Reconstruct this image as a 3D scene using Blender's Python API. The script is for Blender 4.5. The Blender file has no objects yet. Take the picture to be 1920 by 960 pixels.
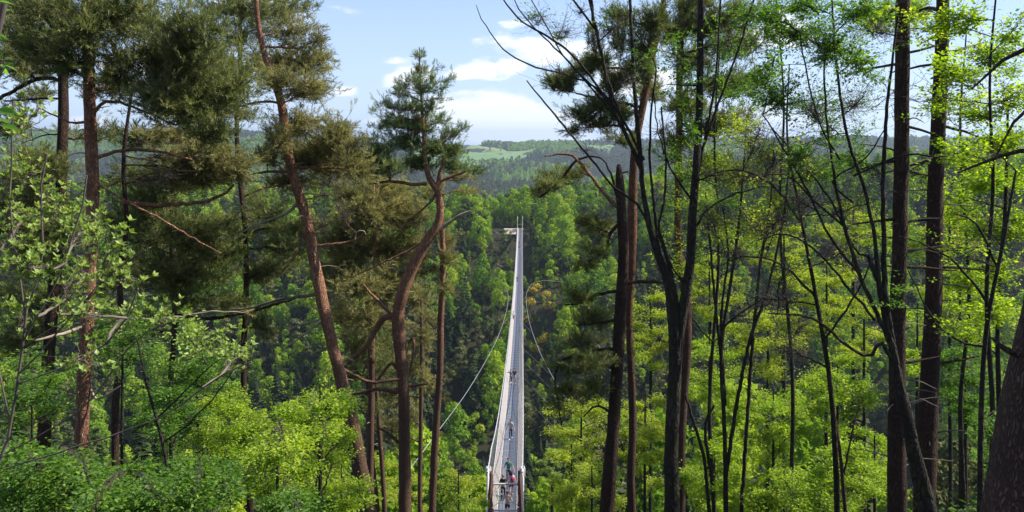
import bpy, math, random
import numpy as np
from mathutils import Vector
R = math.radians
rng = np.random.default_rng(7)
random.seed(7)
sc = bpy.context.scene
COL = sc.collection

# ---------------------------------------------------------------- camera
PITCH = R(8.4); F = 1450.0
cam_d = bpy.data.cameras.new('camera'); cam = bpy.data.objects.new('camera', cam_d); COL.objects.link(cam)
cam_d.sensor_fit = 'HORIZONTAL'; cam_d.sensor_width = 36.0; cam_d.lens = 36.0 * F / 1920.0
cam_d.clip_start = 0.05; cam_d.clip_end = 30000
cam.rotation_euler = (math.pi / 2 - PITCH, 0, 0)
sc.camera = cam
sc.render.resolution_x, sc.render.resolution_y = 1024, 512

# ---------------------------------------------------------------- light
HAZE = 0.00012
SUN_AZ, SUN_EL = R(80), R(46)          # azimuth to the right of the view, elevation
sun_dir = Vector((math.sin(SUN_AZ) * math.cos(SUN_EL), math.cos(SUN_AZ) * math.cos(SUN_EL), math.sin(SUN_EL)))
sd = bpy.data.lights.new('sun', 'SUN'); sun = bpy.data.objects.new('sun', sd); COL.objects.link(sun)
sd.energy = 5.0; sd.angle = R(0.5); sd.color = (1.0, 0.95, 0.86)
sun.rotation_euler = sun_dir.to_track_quat('Z', 'Y').to_euler()
sc.view_settings.view_transform = 'Standard'; sc.view_settings.look = 'None'
sc.view_settings.exposure = 0.85; sc.view_settings.gamma = 1.0; sc.view_settings.use_curve_mapping = False
sc.cycles.max_bounces = 6; sc.cycles.diffuse_bounces = 3; sc.cycles.glossy_bounces = 2
sc.cycles.transmission_bounces = 4; sc.cycles.transparent_max_bounces = 8; sc.cycles.volume_bounces = 0

class G:
    """small node-graph helper"""
    def __init__(s, nt): s.nt = nt; s.nt.nodes.clear()
    def n(s, t, **kw):
        o = s.nt.nodes.new(t)
        for k, v in kw.items():
            if k.startswith('_'): setattr(o, k[1:], v)
            else: s.set(o.inputs[k.replace('__', ' ')], v)
        return o
    def set(s, sock, v):
        if isinstance(v, bpy.types.NodeSocket): s.nt.links.new(v, sock)
        else: sock.default_value = v
    def math(s, op, a, b=0.0, c=None, clamp=False):
        o = s.nt.nodes.new('ShaderNodeMath'); o.operation = op; o.use_clamp = clamp
        s.set(o.inputs[0], a); s.set(o.inputs[1], b)
        if c is not None: s.set(o.inputs[2], c)
        return o.outputs[0]
    def vm(s, op, a, b=None):
        o = s.nt.nodes.new('ShaderNodeVectorMath'); o.operation = op
        s.set(o.inputs[0], a)
        if b is not None: s.set(o.inputs[1], b)
        return o
    def mix(s, f, a, b):
        o = s.nt.nodes.new('ShaderNodeMix'); o.data_type = 'RGBA'
        s.set(o.inputs[0], f); s.set(o.inputs[6], a); s.set(o.inputs[7], b)
        return o.outputs[2]
    def ramp(s, f, stops):
        o = s.nt.nodes.new('ShaderNodeValToRGB'); s.set(o.inputs[0], f)
        e = o.color_ramp.elements
        e[0].position, e[0].color = stops[0][0], (*stops[0][1], 1)
        e[1].position, e[1].color = stops[-1][0], (*stops[-1][1], 1)
        for p, c in stops[1:-1]:
            x = e.new(p); x.color = (*c, 1)
        return o.outputs[0]

def pixdir(px, py):
    a = (px - 960) / F; b = (480 - py) / F
    return np.array([a, math.cos(PITCH) + b * math.sin(PITCH), -math.sin(PITCH) + b * math.cos(PITCH)])
def P(px, py, D):
    d = pixdir(px, py); return d * (D / d[1])

world = bpy.data.worlds.new('World'); sc.world = world; world.use_nodes = True
g = G(world.node_tree)
sky = g.n('ShaderNodeTexSky', _sky_type='NISHITA', _sun_disc=False, _sun_elevation=SUN_EL, _sun_rotation=SUN_AZ,
          _altitude=700, _air_density=1.15, _dust_density=0.7, _ozone_density=1.6)
tc = g.n('ShaderNodeTexCoord')
dirv = g.vm('NORMALIZE', tc.outputs['Generated']).outputs[0]
st = g.vm('MULTIPLY', dirv, (5.0, 5.0, 15.0)).outputs[0]
nz = g.n('ShaderNodeTexNoise', Vector=g.vm('ADD', st, (3.3, 1.7, 0.4)).outputs[0], Scale=1.7, Detail=8.0, Roughness=0.55)
blob = None
for (px, py, r, a) in [(905, 128, .05, .42), (960, 126, .055, .42), (1015, 112, .05, .38), (870, 138, .03, .3), (950, 225, .13, .46), (1010, 235, .11, .44), (880, 232, .09, .4), (1100, 90, .10, .25),
                       (968, 40, .03, .2), (655, 172, .035, .22), (1020, 230, .09, .24), (1190, 150, .09, .22), (1440, 60, .07, .2), (965, 178, .03, .2), (700, 225, .08, .15)]:
    d = pixdir(px, py); d = d / np.linalg.norm(d)
    df = g.vm('MULTIPLY', g.vm('SUBTRACT', dirv, tuple(d)).outputs[0], (1, 1, 2.6)).outputs[0]
    ln = g.vm('LENGTH', df).outputs['Value']
    v = g.math('MULTIPLY', g.math('SUBTRACT', 1.0, g.math('DIVIDE', ln, r), clamp=True), a)
    blob = v if blob is None else g.math('MAXIMUM', blob, v)
cm = g.math('ADD', nz.outputs[0], blob)
cm = g.n('ShaderNodeMapRange', Value=cm, From__Min=0.585, From__Max=0.70, _interpolation_type='SMOOTHSTEP').outputs[0]
sep = g.n('ShaderNodeSeparateXYZ', Vector=dirv)
hz = g.n('ShaderNodeMapRange', Value=sep.outputs[2], From__Min=0.0, From__Max=0.22, To__Min=0.75, To__Max=0.32).outputs[0]
skyc = g.mix(hz, g.vm('MULTIPLY', sky.outputs[0], (0.76, 1.10, 1.62)).outputs[0], (8.2, 9.4, 11.6, 1))
allc = g.mix(g.math('MULTIPLY', cm, 0.92), skyc, (11.6, 11.9, 12.4, 1))
bg = g.n('ShaderNodeBackground', Color=allc, Strength=0.06)
out = g.n('ShaderNodeOutputWorld'); g.nt.links.new(bg.outputs[0], out.inputs[0])

# ---------------------------------------------------------------- object helpers
def tag(o, label=None, cat=None, group=None, kind=None):
    if label: o['label'] = label
    if cat: o['category'] = cat
    if group: o['group'] = group
    if kind: o['kind'] = kind
    return o
def empty(name, loc=(0, 0, 0), label=None, cat=None, group=None):
    o = bpy.data.objects.new(name, None); COL.objects.link(o); o.location = loc; o.empty_display_size = 0.2
    return tag(o, label, cat, group)
def base_at(root, loc):
    """set the Empty at the thing's base while the children keep world coordinates"""
    root.location = loc
def link(name, me, parent=None):
    o = bpy.data.objects.new(name, me); COL.objects.link(o)
    if parent is not None:
        o.parent = parent
        o.matrix_parent_inverse = parent.matrix_world.inverted() if False else o.matrix_parent_inverse
    return o

class Acc:
    """collects vertices, faces, material slots and a per-face random value; builds ONE mesh"""
    def __init__(s): s.v = []; s.f3 = []; s.f4 = []; s.m3 = []; s.m4 = []; s.r3 = []; s.r4 = []; s.n = 0
    def add(s, v, f, mat=0, rnd=None):
        v = np.asarray(v, float).reshape(-1, 3); f = np.asarray(f, int)
        k = f.shape[1]; m = len(f)
        if rnd is None: rnd = np.zeros(m)
        rnd = np.broadcast_to(rnd, (m,))
        s.v.append(v)
        (s.f3 if k == 3 else s.f4).append(f + s.n)
        (s.m3 if k == 3 else s.m4).append(np.full(m, mat, int))
        (s.r3 if k == 3 else s.r4).append(rnd)
        s.n += len(v)
    def box(s, c, h, mat=0, ax=None):
        c = np.array(c, float); h = np.array(h, float)
        q = np.array([[x, y, z] for z in (-1, 1) for y in (-1, 1) for x in (-1, 1)], float) * h
        if ax is not None: q = q @ np.array(ax, float)
        s.add(q + c, [[0, 2, 3, 1], [4, 5, 7, 6], [0, 1, 5, 4], [2, 6, 7, 3], [0, 4, 6, 2], [1, 3, 7, 5]], mat)
    def tube(s, pts, rad, n=6, mat=0, noise=0.0, cap=True, rnd=0.0):
        pts = np.asarray(pts, float); K = len(pts); rad = np.broadcast_to(np.asarray(rad, float), (K,))
        V, Fc = tubes(pts[None], rad[None], n)
        V = V.reshape(K, n, 3)
        if noise:
            ph = np.linspace(0, 2 * math.pi, n, endpoint=False)
            a = rng.uniform(0, 6, 4)
            ln = np.arange(K)[:, None]
            dsp = noise * (np.sin(2 * ph + a[0] + ln * .31) * .5 + np.sin(3 * ph + a[1] - ln * .47) * .5 + np.sin(ln * 1.3 + a[2]) * .35 + rng.normal(0, .45, (K, n)))
            V = pts[:, None] + (V - pts[:, None]) * (1 + dsp)[..., None]
        s.add(V.reshape(-1, 3), Fc, mat, rnd)
        if cap:
            for kk, idx in ((0, 0), (K - 1, (K - 1) * n)):
                c = pts[kk]; ring = V[kk]
                vv = np.vstack([ring, c[None]])
                ff = [[i, (i + 1) % n, n] if kk else [(i + 1) % n, i, n] for i in range(n)]
                s.add(vv, ff, mat, rnd)
    def build(s, name, mats, parent=None, smooth=False):
        me = s.mesh(name, mats, smooth)
        o = bpy.data.objects.new(name, me); COL.objects.link(o)
        if parent is not None:
            o.parent = parent
            if parent.type == 'EMPTY' or True:
                # children are modelled in world coordinates: shift so the pose is kept
                o.matrix_parent_inverse.identity()
                loc = world_loc(parent)
                o.location = (-loc[0], -loc[1], -loc[2])
        return o
    def mesh(s, name, mats, smooth=False):
        me = bpy.data.meshes.new(name)
        V = np.vstack(s.v) if s.v else np.zeros((0, 3))
        F3 = np.vstack(s.f3) if s.f3 else np.zeros((0, 3), int)
        F4 = np.vstack(s.f4) if s.f4 else np.zeros((0, 4), int)
        me.vertices.add(len(V)); me.vertices.foreach_set('co', V.astype(np.float32).ravel())
        nl = F3.size + F4.size; npoly = len(F3) + len(F4)
        me.loops.add(nl); me.loops.foreach_set('vertex_index', np.concatenate([F3.ravel(), F4.ravel()]).astype(np.int32))
        me.polygons.add(npoly)
        ls = np.concatenate([np.arange(len(F3)) * 3, F3.size + np.arange(len(F4)) * 4]).astype(np.int32)
        me.polygons.foreach_set('loop_start', ls)
        mi = np.concatenate(s.m3 + s.m4).astype(np.int32) if npoly else np.zeros(0, np.int32)
        for m in mats: me.materials.append(m)
        me.polygons.foreach_set('material_index', mi)
        me.polygons.foreach_set('use_smooth', np.full(npoly, smooth))
        r = np.concatenate(s.r3 + s.r4).astype(np.float32)
        at = me.attributes.new('rnd', 'FLOAT', 'FACE'); at.data.foreach_set('value', r)
        me.update(calc_edges=True)
        return me

def world_loc(o):
    l = np.zeros(3)
    while o is not None:
        l += np.array(o.location); o = o.parent
    return l

def norm(a): return a / np.maximum(np.linalg.norm(a, axis=-1, keepdims=True), 1e-9)
def tubes(C, Rd, n):
    """C (M,K,3) curves, Rd (M,K) radii -> vertices, quads"""
    M, K, _ = C.shape
    t = norm(np.gradient(C, axis=1))
    ov = norm(C[:, -1] - C[:, 0])
    ref = np.where(np.abs(ov[:, 2:3]) > .75, np.array([[1.0, 0.13, 0]]), np.array([[0, 0.05, 1.0]]))[:, None]
    u = norm(np.cross(t, np.broadcast_to(ref, t.shape))); w = np.cross(t, u)
    ph = np.linspace(0, 2 * math.pi, n, endpoint=False)
    V = C[:, :, None] + Rd[:, :, None, None] * (np.cos(ph)[None, None, :, None] * u[:, :, None] + np.sin(ph)[None, None, :, None] * w[:, :, None])
    i = np.arange(n); j = (i + 1) % n
    q = np.stack([i, j, j + n, i + n], -1)
    base = (np.arange(M)[:, None] * K * n + np.arange(K - 1)[None] * n)[..., None, None]
    Fc = (q[None, None] + base).reshape(-1, 4)
    return V.reshape(-1, 3), Fc
def catmull(pts, per=6):
    pts = np.asarray(pts, float)
    if len(pts) < 3:
        t = np.linspace(0, 1, per + 1)[:, None]; return pts[0] * (1 - t) + pts[-1] * t
    Q = np.vstack([2 * pts[0] - pts[1], pts, 2 * pts[-1] - pts[-2]])
    out = []
    for i in range(1, len(Q) - 2):
        t = np.linspace(0, 1, per, endpoint=False)[:, None]
        a, b, c, d = Q[i - 1], Q[i], Q[i + 1], Q[i + 2]
        out.append(.5 * ((2 * b) + (-a + c) * t + (2 * a - 5 * b + 4 * c - d) * t**2 + (-a + 3 * b - 3 * c + d) * t**3))
    out.append(Q[-2][None]); return np.vstack(out)

# ---------------------------------------------------------------- materials
MATS = {}
def mat(name, col, rough=0.7, metal=0.0, noise=0.0, nscale=8.0, bump=0.0, bscale=40.0, col2=None, spec=0.4):
    m = bpy.data.materials.new(name); m.use_nodes = True; g = G(m.node_tree)
    o = g.n('ShaderNodeOutputMaterial'); b = g.n('ShaderNodeBsdfPrincipled', Roughness=rough, Metallic=metal)
    b.inputs['Specular IOR Level'].default_value = spec
    tcn = g.n('ShaderNodeTexCoord')
    c2 = col2 or tuple(x * (1 - noise) for x in col)
    nt = g.n('ShaderNodeTexNoise', Vector=tcn.outputs['Object'], Scale=nscale, Detail=5.0, Roughness=0.6)
    f = g.n('ShaderNodeMapRange', Value=nt.outputs[0], From__Min=0.35, From__Max=0.65).outputs[0]
    g.set(b.inputs['Base Color'], g.mix(f, (*col, 1), (*c2, 1)))
    if bump:
        n2 = g.n('ShaderNodeTexNoise', Vector=tcn.outputs['Object'], Scale=bscale, Detail=6.0)
        bp = g.n('ShaderNodeBump', Strength=bump, Distance=0.02, Height=n2.outputs[0]); g.set(b.inputs['Normal'], bp.outputs[0])
    g.nt.links.new(b.outputs[0], o.inputs[0]); MATS[name] = m
    return m
def leafmat(name, stops, trans=0.45, rough=0.6, obj=False, gloss=0.025, tint=1.5, patch=0.0, pscale=0.5):
    """leaf / needle: diffuse + translucent + thin gloss; colour varies per face, per object"""
    m = bpy.data.materials.new(name); m.use_nodes = True; g = G(m.node_tree)
    o = g.n('ShaderNodeOutputMaterial')
    at = g.n('ShaderNodeAttribute', _attribute_name='rnd').outputs['Fac']
    if obj:
        oi = g.n('ShaderNodeObjectInfo').outputs['Random']
        at = g.math('ADD', g.math('MULTIPLY', at, .4), g.math('MULTIPLY', oi, .6))
    if patch:
        tcn = g.n('ShaderNodeTexCoord')
        nt = g.n('ShaderNodeTexNoise', Vector=tcn.outputs['Object'], Scale=pscale, Detail=2.0)
        at = g.math('ADD', at, g.math('MULTIPLY', g.math('SUBTRACT', nt.outputs[0], .5), patch * 2))
    c = g.ramp(at, stops)
    df = g.n('ShaderNodeBsdfDiffuse', Color=c)
    tr = g.n('ShaderNodeBsdfTranslucent', Color=g.vm('MULTIPLY', c, (tint, tint * 1.05, tint * .5)).outputs[0])
    mx = g.n('ShaderNodeMixShader', Fac=trans); g.set(mx.inputs[1], df.outputs[0]); g.set(mx.inputs[2], tr.outputs[0])
    gl = g.n('ShaderNodeBsdfGlossy', Roughness=rough)
    m2 = g.n('ShaderNodeMixShader', Fac=gloss); g.set(m2.inputs[1], mx.outputs[0]); g.set(m2.inputs[2], gl.outputs[0])
    g.nt.links.new(m2.outputs[0], o.inputs[0]); MATS[name] = m
    return m
def barkmat(name, a, b, c, scale=1.0, moss=0.0, zlo=None, lowcol=None):
    """bark: long plates with dark cracks, optional change of colour with height up the stem"""
    m = bpy.data.materials.new(name); m.use_nodes = True; g = G(m.node_tree)
    o = g.n('ShaderNodeOutputMaterial'); bs = g.n('ShaderNodeBsdfPrincipled', Roughness=0.9)
    bs.inputs['Specular IOR Level'].default_value = 0.2
    tcn = g.n('ShaderNodeTexCoord')
    v = g.vm('MULTIPLY', tcn.outputs['Object'], (26 * scale, 26 * scale, 8 * scale)).outputs[0]
    wn = g.n('ShaderNodeTexNoise', Vector=v, Scale=0.6, Detail=4.0)
    vv = g.vm('ADD', v, g.vm('MULTIPLY', wn.outputs['Color'], (3.2, 3.2, 3.2)).outputs[0]).outputs[0]
    vo = g.n('ShaderNodeTexVoronoi', Vector=vv, Scale=1.0, _feature='DISTANCE_TO_EDGE')
    crack = g.n('ShaderNodeMapRange', Value=vo.outputs['Distance'], From__Min=0.0, From__Max=0.25, To__Min=0.12).outputs[0]
    n1 = g.n('ShaderNodeTexNoise', Vector=tcn.outputs['Object'], Scale=2.3 * scale, Detail=6.0, Roughness=.65)
    f = g.n('ShaderNodeMapRange', Value=n1.outputs[0], From__Min=0.36, From__Max=0.64).outputs[0]
    colr = g.mix(f, (*a, 1), (*b, 1))
    if lowcol is not None:
        sp = g.n('ShaderNodeSeparateXYZ', Vector=tcn.outputs['Object'])
        hgt = g.math('ADD', sp.outputs[2], g.math('MULTIPLY', g.math('SUBTRACT', n1.outputs[0], .5), 3.0))
        k = g.n('ShaderNodeMapRange', Value=hgt, From__Min=zlo[0], From__Max=zlo[1]).outputs[0]
        colr = g.mix(k, (*lowcol, 1), colr)
    if moss:
        n3 = g.n('ShaderNodeTexNoise', Vector=tcn.outputs['Object'], Scale=1.4, Detail=8.0, Roughness=.7)
        mk = g.math('MULTIPLY', g.n('ShaderNodeMapRange', Value=n3.outputs[0], From__Min=0.52, From__Max=0.62).outputs[0], moss)
        colr = g.mix(mk, colr, (0.07, 0.085, 0.018, 1))
    colr = g.mix(g.math('SUBTRACT', 1.0, crack), colr, (*c, 1))
    g.set(bs.inputs['Base Color'], colr)
    bp = g.n('ShaderNodeBump', Strength=0.9, Distance=0.03, Height=g.math('ADD', crack, g.math('MULTIPLY', n1.outputs[0], .6)))
    g.set(bs.inputs['Normal'], bp.outputs[0])
    g.nt.links.new(bs.outputs[0], o.inputs[0]); MATS[name] = m
    return m

barkmat('pine_bark', (0.56, 0.29, 0.165), (0.33, 0.15, 0.085), (0.12, 0.058, 0.038), zlo=(-8.5, -4.5), lowcol=(0.15, 0.09, 0.062))
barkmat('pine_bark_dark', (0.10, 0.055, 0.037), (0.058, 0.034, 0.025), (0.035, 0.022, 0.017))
barkmat('pine_bark_red', (0.30, 0.135, 0.07), (0.19, 0.085, 0.05), (0.07, 0.035, 0.022), zlo=(-7, -3), lowcol=(0.10, 0.062, 0.045))
barkmat('smooth_bark', (0.060, 0.048, 0.036), (0.026, 0.021, 0.016), (0.03, 0.024, 0.018), scale=.5, moss=.45)
barkmat('big_bark', (0.15, 0.090, 0.066), (0.10, 0.06, 0.045), (0.075, 0.045, 0.035), scale=2.2, moss=.25)
mat('twig_bark', (0.10, 0.075, 0.055), .9, noise=.5)
mat('pale_twig', (0.36, 0.28, 0.2), .85, noise=.5, nscale=5)
mat('grey_twig', (0.16, 0.125, 0.095), .85, noise=.5)
leafmat('pine_needles', [(0, (0.035, 0.05, 0.014)), (.4, (0.13, 0.155, 0.042)), (.8, (0.25, 0.255, 0.075)), (1, (0.40, 0.28, 0.12))], trans=.35, tint=1.3, patch=.2, pscale=.9, gloss=.03)
leafmat('pine_needles_dry', [(0, (0.06, 0.07, 0.022)), (.4, (0.22, 0.205, 0.07)), (.85, (0.38, 0.33, 0.13)), (1, (0.45, 0.31, 0.15))], trans=.35, tint=1.3, patch=.2, pscale=.9, gloss=.03)
leafmat('pine_needles_green', [(0, (0.035, 0.065, 0.022)), (.4, (0.13, 0.185, 0.065)), (1, (0.30, 0.34, 0.13))], trans=.35, tint=1.3, patch=.15, pscale=.9, gloss=.03)
leafmat('beech_leaves', [(0, (0.04, 0.10, 0.005)), (.25, (0.13, 0.23, 0.008)), (.6, (0.27, 0.37, 0.012)), (1, (0.50, 0.56, 0.04))], trans=.52, tint=1.7, patch=.2, pscale=.4)
leafmat('yellow_leaves', [(0, (0.08, 0.13, 0.006)), (.25, (0.20, 0.26, 0.012)), (.6, (0.35, 0.41, 0.02)), (1, (0.54, 0.56, 0.07))], trans=.52, tint=1.6, patch=.2, pscale=.4)
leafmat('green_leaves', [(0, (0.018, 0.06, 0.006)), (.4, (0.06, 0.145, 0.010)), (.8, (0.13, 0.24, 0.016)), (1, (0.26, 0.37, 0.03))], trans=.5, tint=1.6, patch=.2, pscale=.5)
leafmat('pale_leaves', [(0, (0.14, 0.21, 0.03)), (.5, (0.27, 0.36, 0.07)), (1, (0.42, 0.50, 0.17))], trans=.45, tint=1.3, gloss=.03)
leafmat('near_leaves', [(0, (0.08, 0.20, 0.015)), (1, (0.14, 0.30, 0.03))], trans=.6, tint=1.7)
leafmat('gorge_conifer', [(0, (0.02, 0.035, 0.014)), (.5, (0.042, 0.065, 0.022)), (1, (0.085, 0.10, 0.035))], trans=.15, tint=1.2, obj=True, gloss=.01)
leafmat('gorge_pine', [(0, (0.04, 0.055, 0.018)), (.5, (0.095, 0.11, 0.036)), (1, (0.19, 0.175, 0.065))], trans=.2, tint=1.2, obj=True, gloss=.01)
leafmat('gorge_broadleaf', [(0, (0.05, 0.12, 0.008)), (.35, (0.14, 0.25, 0.014)), (.7, (0.27, 0.37, 0.022)), (1, (0.40, 0.46, 0.04))], trans=.4, tint=1.4, obj=True, gloss=.01)
leafmat('gorse_flowers', [(0, (0.50, 0.30, 0.01)), (1, (0.80, 0.55, 0.03))], trans=.3, tint=1.2)
mat('gorge_bark', (0.13, 0.10, 0.08), .9, noise=.4)
mat('galvanised', (0.58, 0.56, 0.56), .45, metal=0.25, noise=.12, nscale=3)
mat('net_wire', (0.36, 0.315, 0.30), .5, metal=0.15, noise=.15, nscale=2)
mat('white_saddle', (0.60, 0.57, 0.58), .5, noise=.1)
mat('weathered_steel', (0.16, 0.075, 0.06), .75, noise=.45, nscale=6, bump=.2)
mat('grating', (0.15, 0.165, 0.20), .6, metal=0.2, noise=.2, nscale=1.2, bump=.5, bscale=60)
mat('grating_edge', (0.50, 0.50, 0.52), .5, noise=.1)
mat('dark_gap', (0.04, 0.045, 0.05), .7)
mat('cable_steel', (0.40, 0.39, 0.40), .5, metal=.2, noise=.2)
mat('concrete', (0.24, 0.215, 0.185), .85, noise=.25, bump=.3)
mat('rock', (0.085, 0.07, 0.06), .9, noise=.5, nscale=.6, bump=.8, bscale=3)
mat('sand_path', (0.52, 0.42, 0.32), .95, noise=.3, nscale=1.5)
mat('meadow_grass', (0.095, 0.18, 0.045), .9, col2=(0.14, 0.19, 0.06), nscale=.006)
mat('meadow_dry', (0.17, 0.23, 0.07), .9, noise=.2, nscale=.02)
mat('roof_tiles', (0.30, 0.21, 0.17), .8, noise=.2, nscale=.5)
mat('stone_wall', (0.45, 0.40, 0.34), .9, noise=.2, nscale=.8)
mat('window_glass', (0.03, 0.035, 0.04), .1)
mat('fence_wood', (0.30, 0.22, 0.15), .85, noise=.3)

def floormat():
    m = bpy.data.materials.new('forest_floor'); m.use_nodes = True; g = G(m.node_tree)
    o = g.n('ShaderNodeOutputMaterial'); b = g.n('ShaderNodeBsdfPrincipled', Roughness=.95); b.inputs['Specular IOR Level'].default_value = .1
    tcn = g.n('ShaderNodeTexCoord')
    n1 = g.n('ShaderNodeTexNoise', Vector=tcn.outputs['Object'], Scale=.35, Detail=8.0, Roughness=.7)
    n2 = g.n('ShaderNodeTexNoise', Vector=tcn.outputs['Object'], Scale=9.0, Detail=6.0, Roughness=.7)
    c = g.ramp(n1.outputs[0], [(.3, (0.018, 0.02, 0.010)), (.5, (0.030, 0.030, 0.015)), (.62, (0.022, 0.04, 0.010)), (.75, (0.040, 0.036, 0.02))])
    c = g.mix(g.math('MULTIPLY', n2.outputs[0], .7), c, (0.03, 0.024, 0.016, 1))
    g.set(b.inputs['Base Color'], c)
    bp = g.n('ShaderNodeBump', Strength=.8, Distance=.08, Height=n2.outputs[0]); g.set(b.inputs['Normal'], bp.outputs[0])
    g.nt.links.new(b.outputs[0], o.inputs[0]); MATS['forest_floor'] = m
floormat()
MT = MATS

# ---------------------------------------------------------------- terrain
PY = [-400, -60, 0, 10, 25, 36, 39, 44, 80, 130, 160, 180, 230, 290, 312, 324, 360, 420, 600, 900, 1300, 1500, 1700, 2200, 2700, 4500, 12000]
PZ = [60, 18, -1.8, -7.6, -16.5, -22.6, -23.0, -26, -47, -82, -96, -98, -77, -50, -39.5, -36.6, -37.5, -47, -118, -88, -80, -80, -54, -8, -10, -80, -180]
def ss(a, b, x): t = np.clip((x - a) / (b - a), 0, 1); return t * t * (3 - 2 * t)
def H(x, y):
    x = np.asarray(x, float); y = np.asarray(y, float)
    shift = 0.55 * np.maximum(0, -x - 45) * ss(60, 200, y) * (1 - ss(500, 1100, y))
    yy = y - np.minimum(shift, 160)
    z = np.interp(yy, PY, PZ)
    z = z + 0.10 * np.clip(x - 5, 0, 180) * ss(200, 320, y) * (1 - ss(400, 600, y))
    far = ss(1200, 2200, y); u = x / np.maximum(y, 1)
    z = z + far * np.interp(u, [-.8, -.62, -.5, -.34, -.25, -.1, -.05, .1, .3, .45, .7], [30, 30, 24, 27, 10, -4, -6, -4, 2, 8, 2])
    amp = 1.2 * ss(45, 120, y) * (1 - ss(300, 318, y) * (1 - ss(335, 420, y))) * np.where(y > 600, 4, 1)
    z = z + amp * (np.sin(x * .06 + 1.3) * np.cos(y * .05) + .7 * np.sin(x * .021 + y * .033 + 2) + .4 * np.sin(x * .13 - y * .11)) * ss(8, 60, np.abs(x - 1) + np.maximum(0, 0))
    z = z + 0.5 * np.clip(x - 1.5, 0, 5) * (1 - ss(14, 24, y)) * ss(2, 6, y)
    z = z + .12 * np.sin(x * 1.3 + y * .7) * np.cos(y * .9 - x * .4) * (1 - ss(30, 60, y)) * ss(3, 8, y)
    return z
ys = np.concatenate([np.linspace(-400, -40, 12, endpoint=False), np.linspace(-40, 60, 70, endpoint=False), np.linspace(60, 460, 110, endpoint=False),
                     np.geomspace(460, 12000, 80)])
us = np.sinh(np.linspace(-2.6, 2.6, 140)) / np.sinh(2.6)
W = 1.3 * np.maximum(ys, 0) + 160
X = us[None] * W[:, None]; Y = np.repeat(ys[:, None], len(us), 1); Z = H(X, Y)
a = Acc(); nu = len(us); i, j = np.meshgrid(np.arange(len(ys) - 1), np.arange(nu - 1), indexing='ij'); b0 = (i * nu + j).ravel()
a.add(np.stack([X, Y, Z], -1).reshape(-1, 3), np.stack([b0, b0 + 1, b0 + 1 + nu, b0 + nu], -1))
tag(a.build('terrain', [MT['forest_floor']], smooth=True), kind='structure')

def sheet(name, x0, x1, y0, y1, nx, ny, lift, m, shape=None):
    a = Acc(); xs = np.linspace(0, 1, nx); yy = np.linspace(y0, y1, ny)
    Xs = np.array([[x0(y) + (x1(y) - x0(y)) * t for t in xs] for y in yy]); Ys = np.repeat(yy[:, None], nx, 1)
    Zs = H(Xs, Ys) + lift
    i, j = np.meshgrid(np.arange(ny - 1), np.arange(nx - 1), indexing='ij'); b = (i * nx + j).ravel()
    a.add(np.stack([Xs, Ys, Zs], -1).reshape(-1, 3), np.stack([b, b + 1, b + 1 + nx, b + nx], -1))
    return tag(a.build(name, [MT[m]], smooth=True), kind='structure')
def ux(px): return (px - 960) / F / math.cos(PITCH)
def wob(k): return lambda y: math.sin(y * .011 + k) * 14 + math.sin(y * .031 + 2 * k) * 7
wa, wb = wob(.5), wob(2.1)
sheet('meadow', lambda y: ux(780) * y + wa(y), lambda y: ux(np.interp(y, [1700, 1850, 2050], [880, 985, 1012])) * y + wb(y), 1690, 2060, 14, 26, 1.2, 'meadow_grass')
sheet('upper_field', lambda y: ux(870) * y + wb(y), lambda y: ux(955) * y + wa(y), 2062, 2180, 8, 10, 1.2, 'meadow_dry')
sheet('right_field', lambda y: ux(1095) * y + wa(y), lambda y: ux(1150) * y + wb(y), 2000, 2200, 8, 12, 1.2, 'meadow_grass')
sheet('clearing', lambda y: -3.2 + .4 * math.sin(y), lambda y: 4.6, 317.5, 327, 8, 8, .25, 'sand_path')

# ---------------------------------------------------------------- footbridge
Y0, Y1 = 47.0, 316.0
def deck_z(y):
    t = np.clip((np.asarray(y, float) - Y0) / (Y1 - Y0), 0, 1)
    return -22.75 + (-35.4 + 22.75) * t - 4 * 6.1 * t * (1 - t)
def bx(y): return -0.32 + 0.0133 * (np.asarray(y, float) - 46)
YN, YF = 41.6, 315.0     # pylon positions
def cable_h(y):
    y = np.asarray(y, float)
    return 1.25 + 3.2 * np.exp(-(y - YN) / 15.0) + 3.9 * np.exp(-(YF - y) / 7.0)
def cable_x(y): return 1.07 - 0.10 * np.exp(-(np.asarray(y) - YN) / 15.0)
root = empty('suspension_footbridge', (float(bx(YN)), YN, float(deck_z(YN))), 'long narrow grey steel suspension footbridge crossing the wooded gorge', 'footbridge')
def bpart(acc, name, mats, parent=root, **kw): return acc.build(name, [MT[m] for m in mats], parent, **kw)
ncell = 137; cell = 2.0; ya = YN - 1.0
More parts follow.
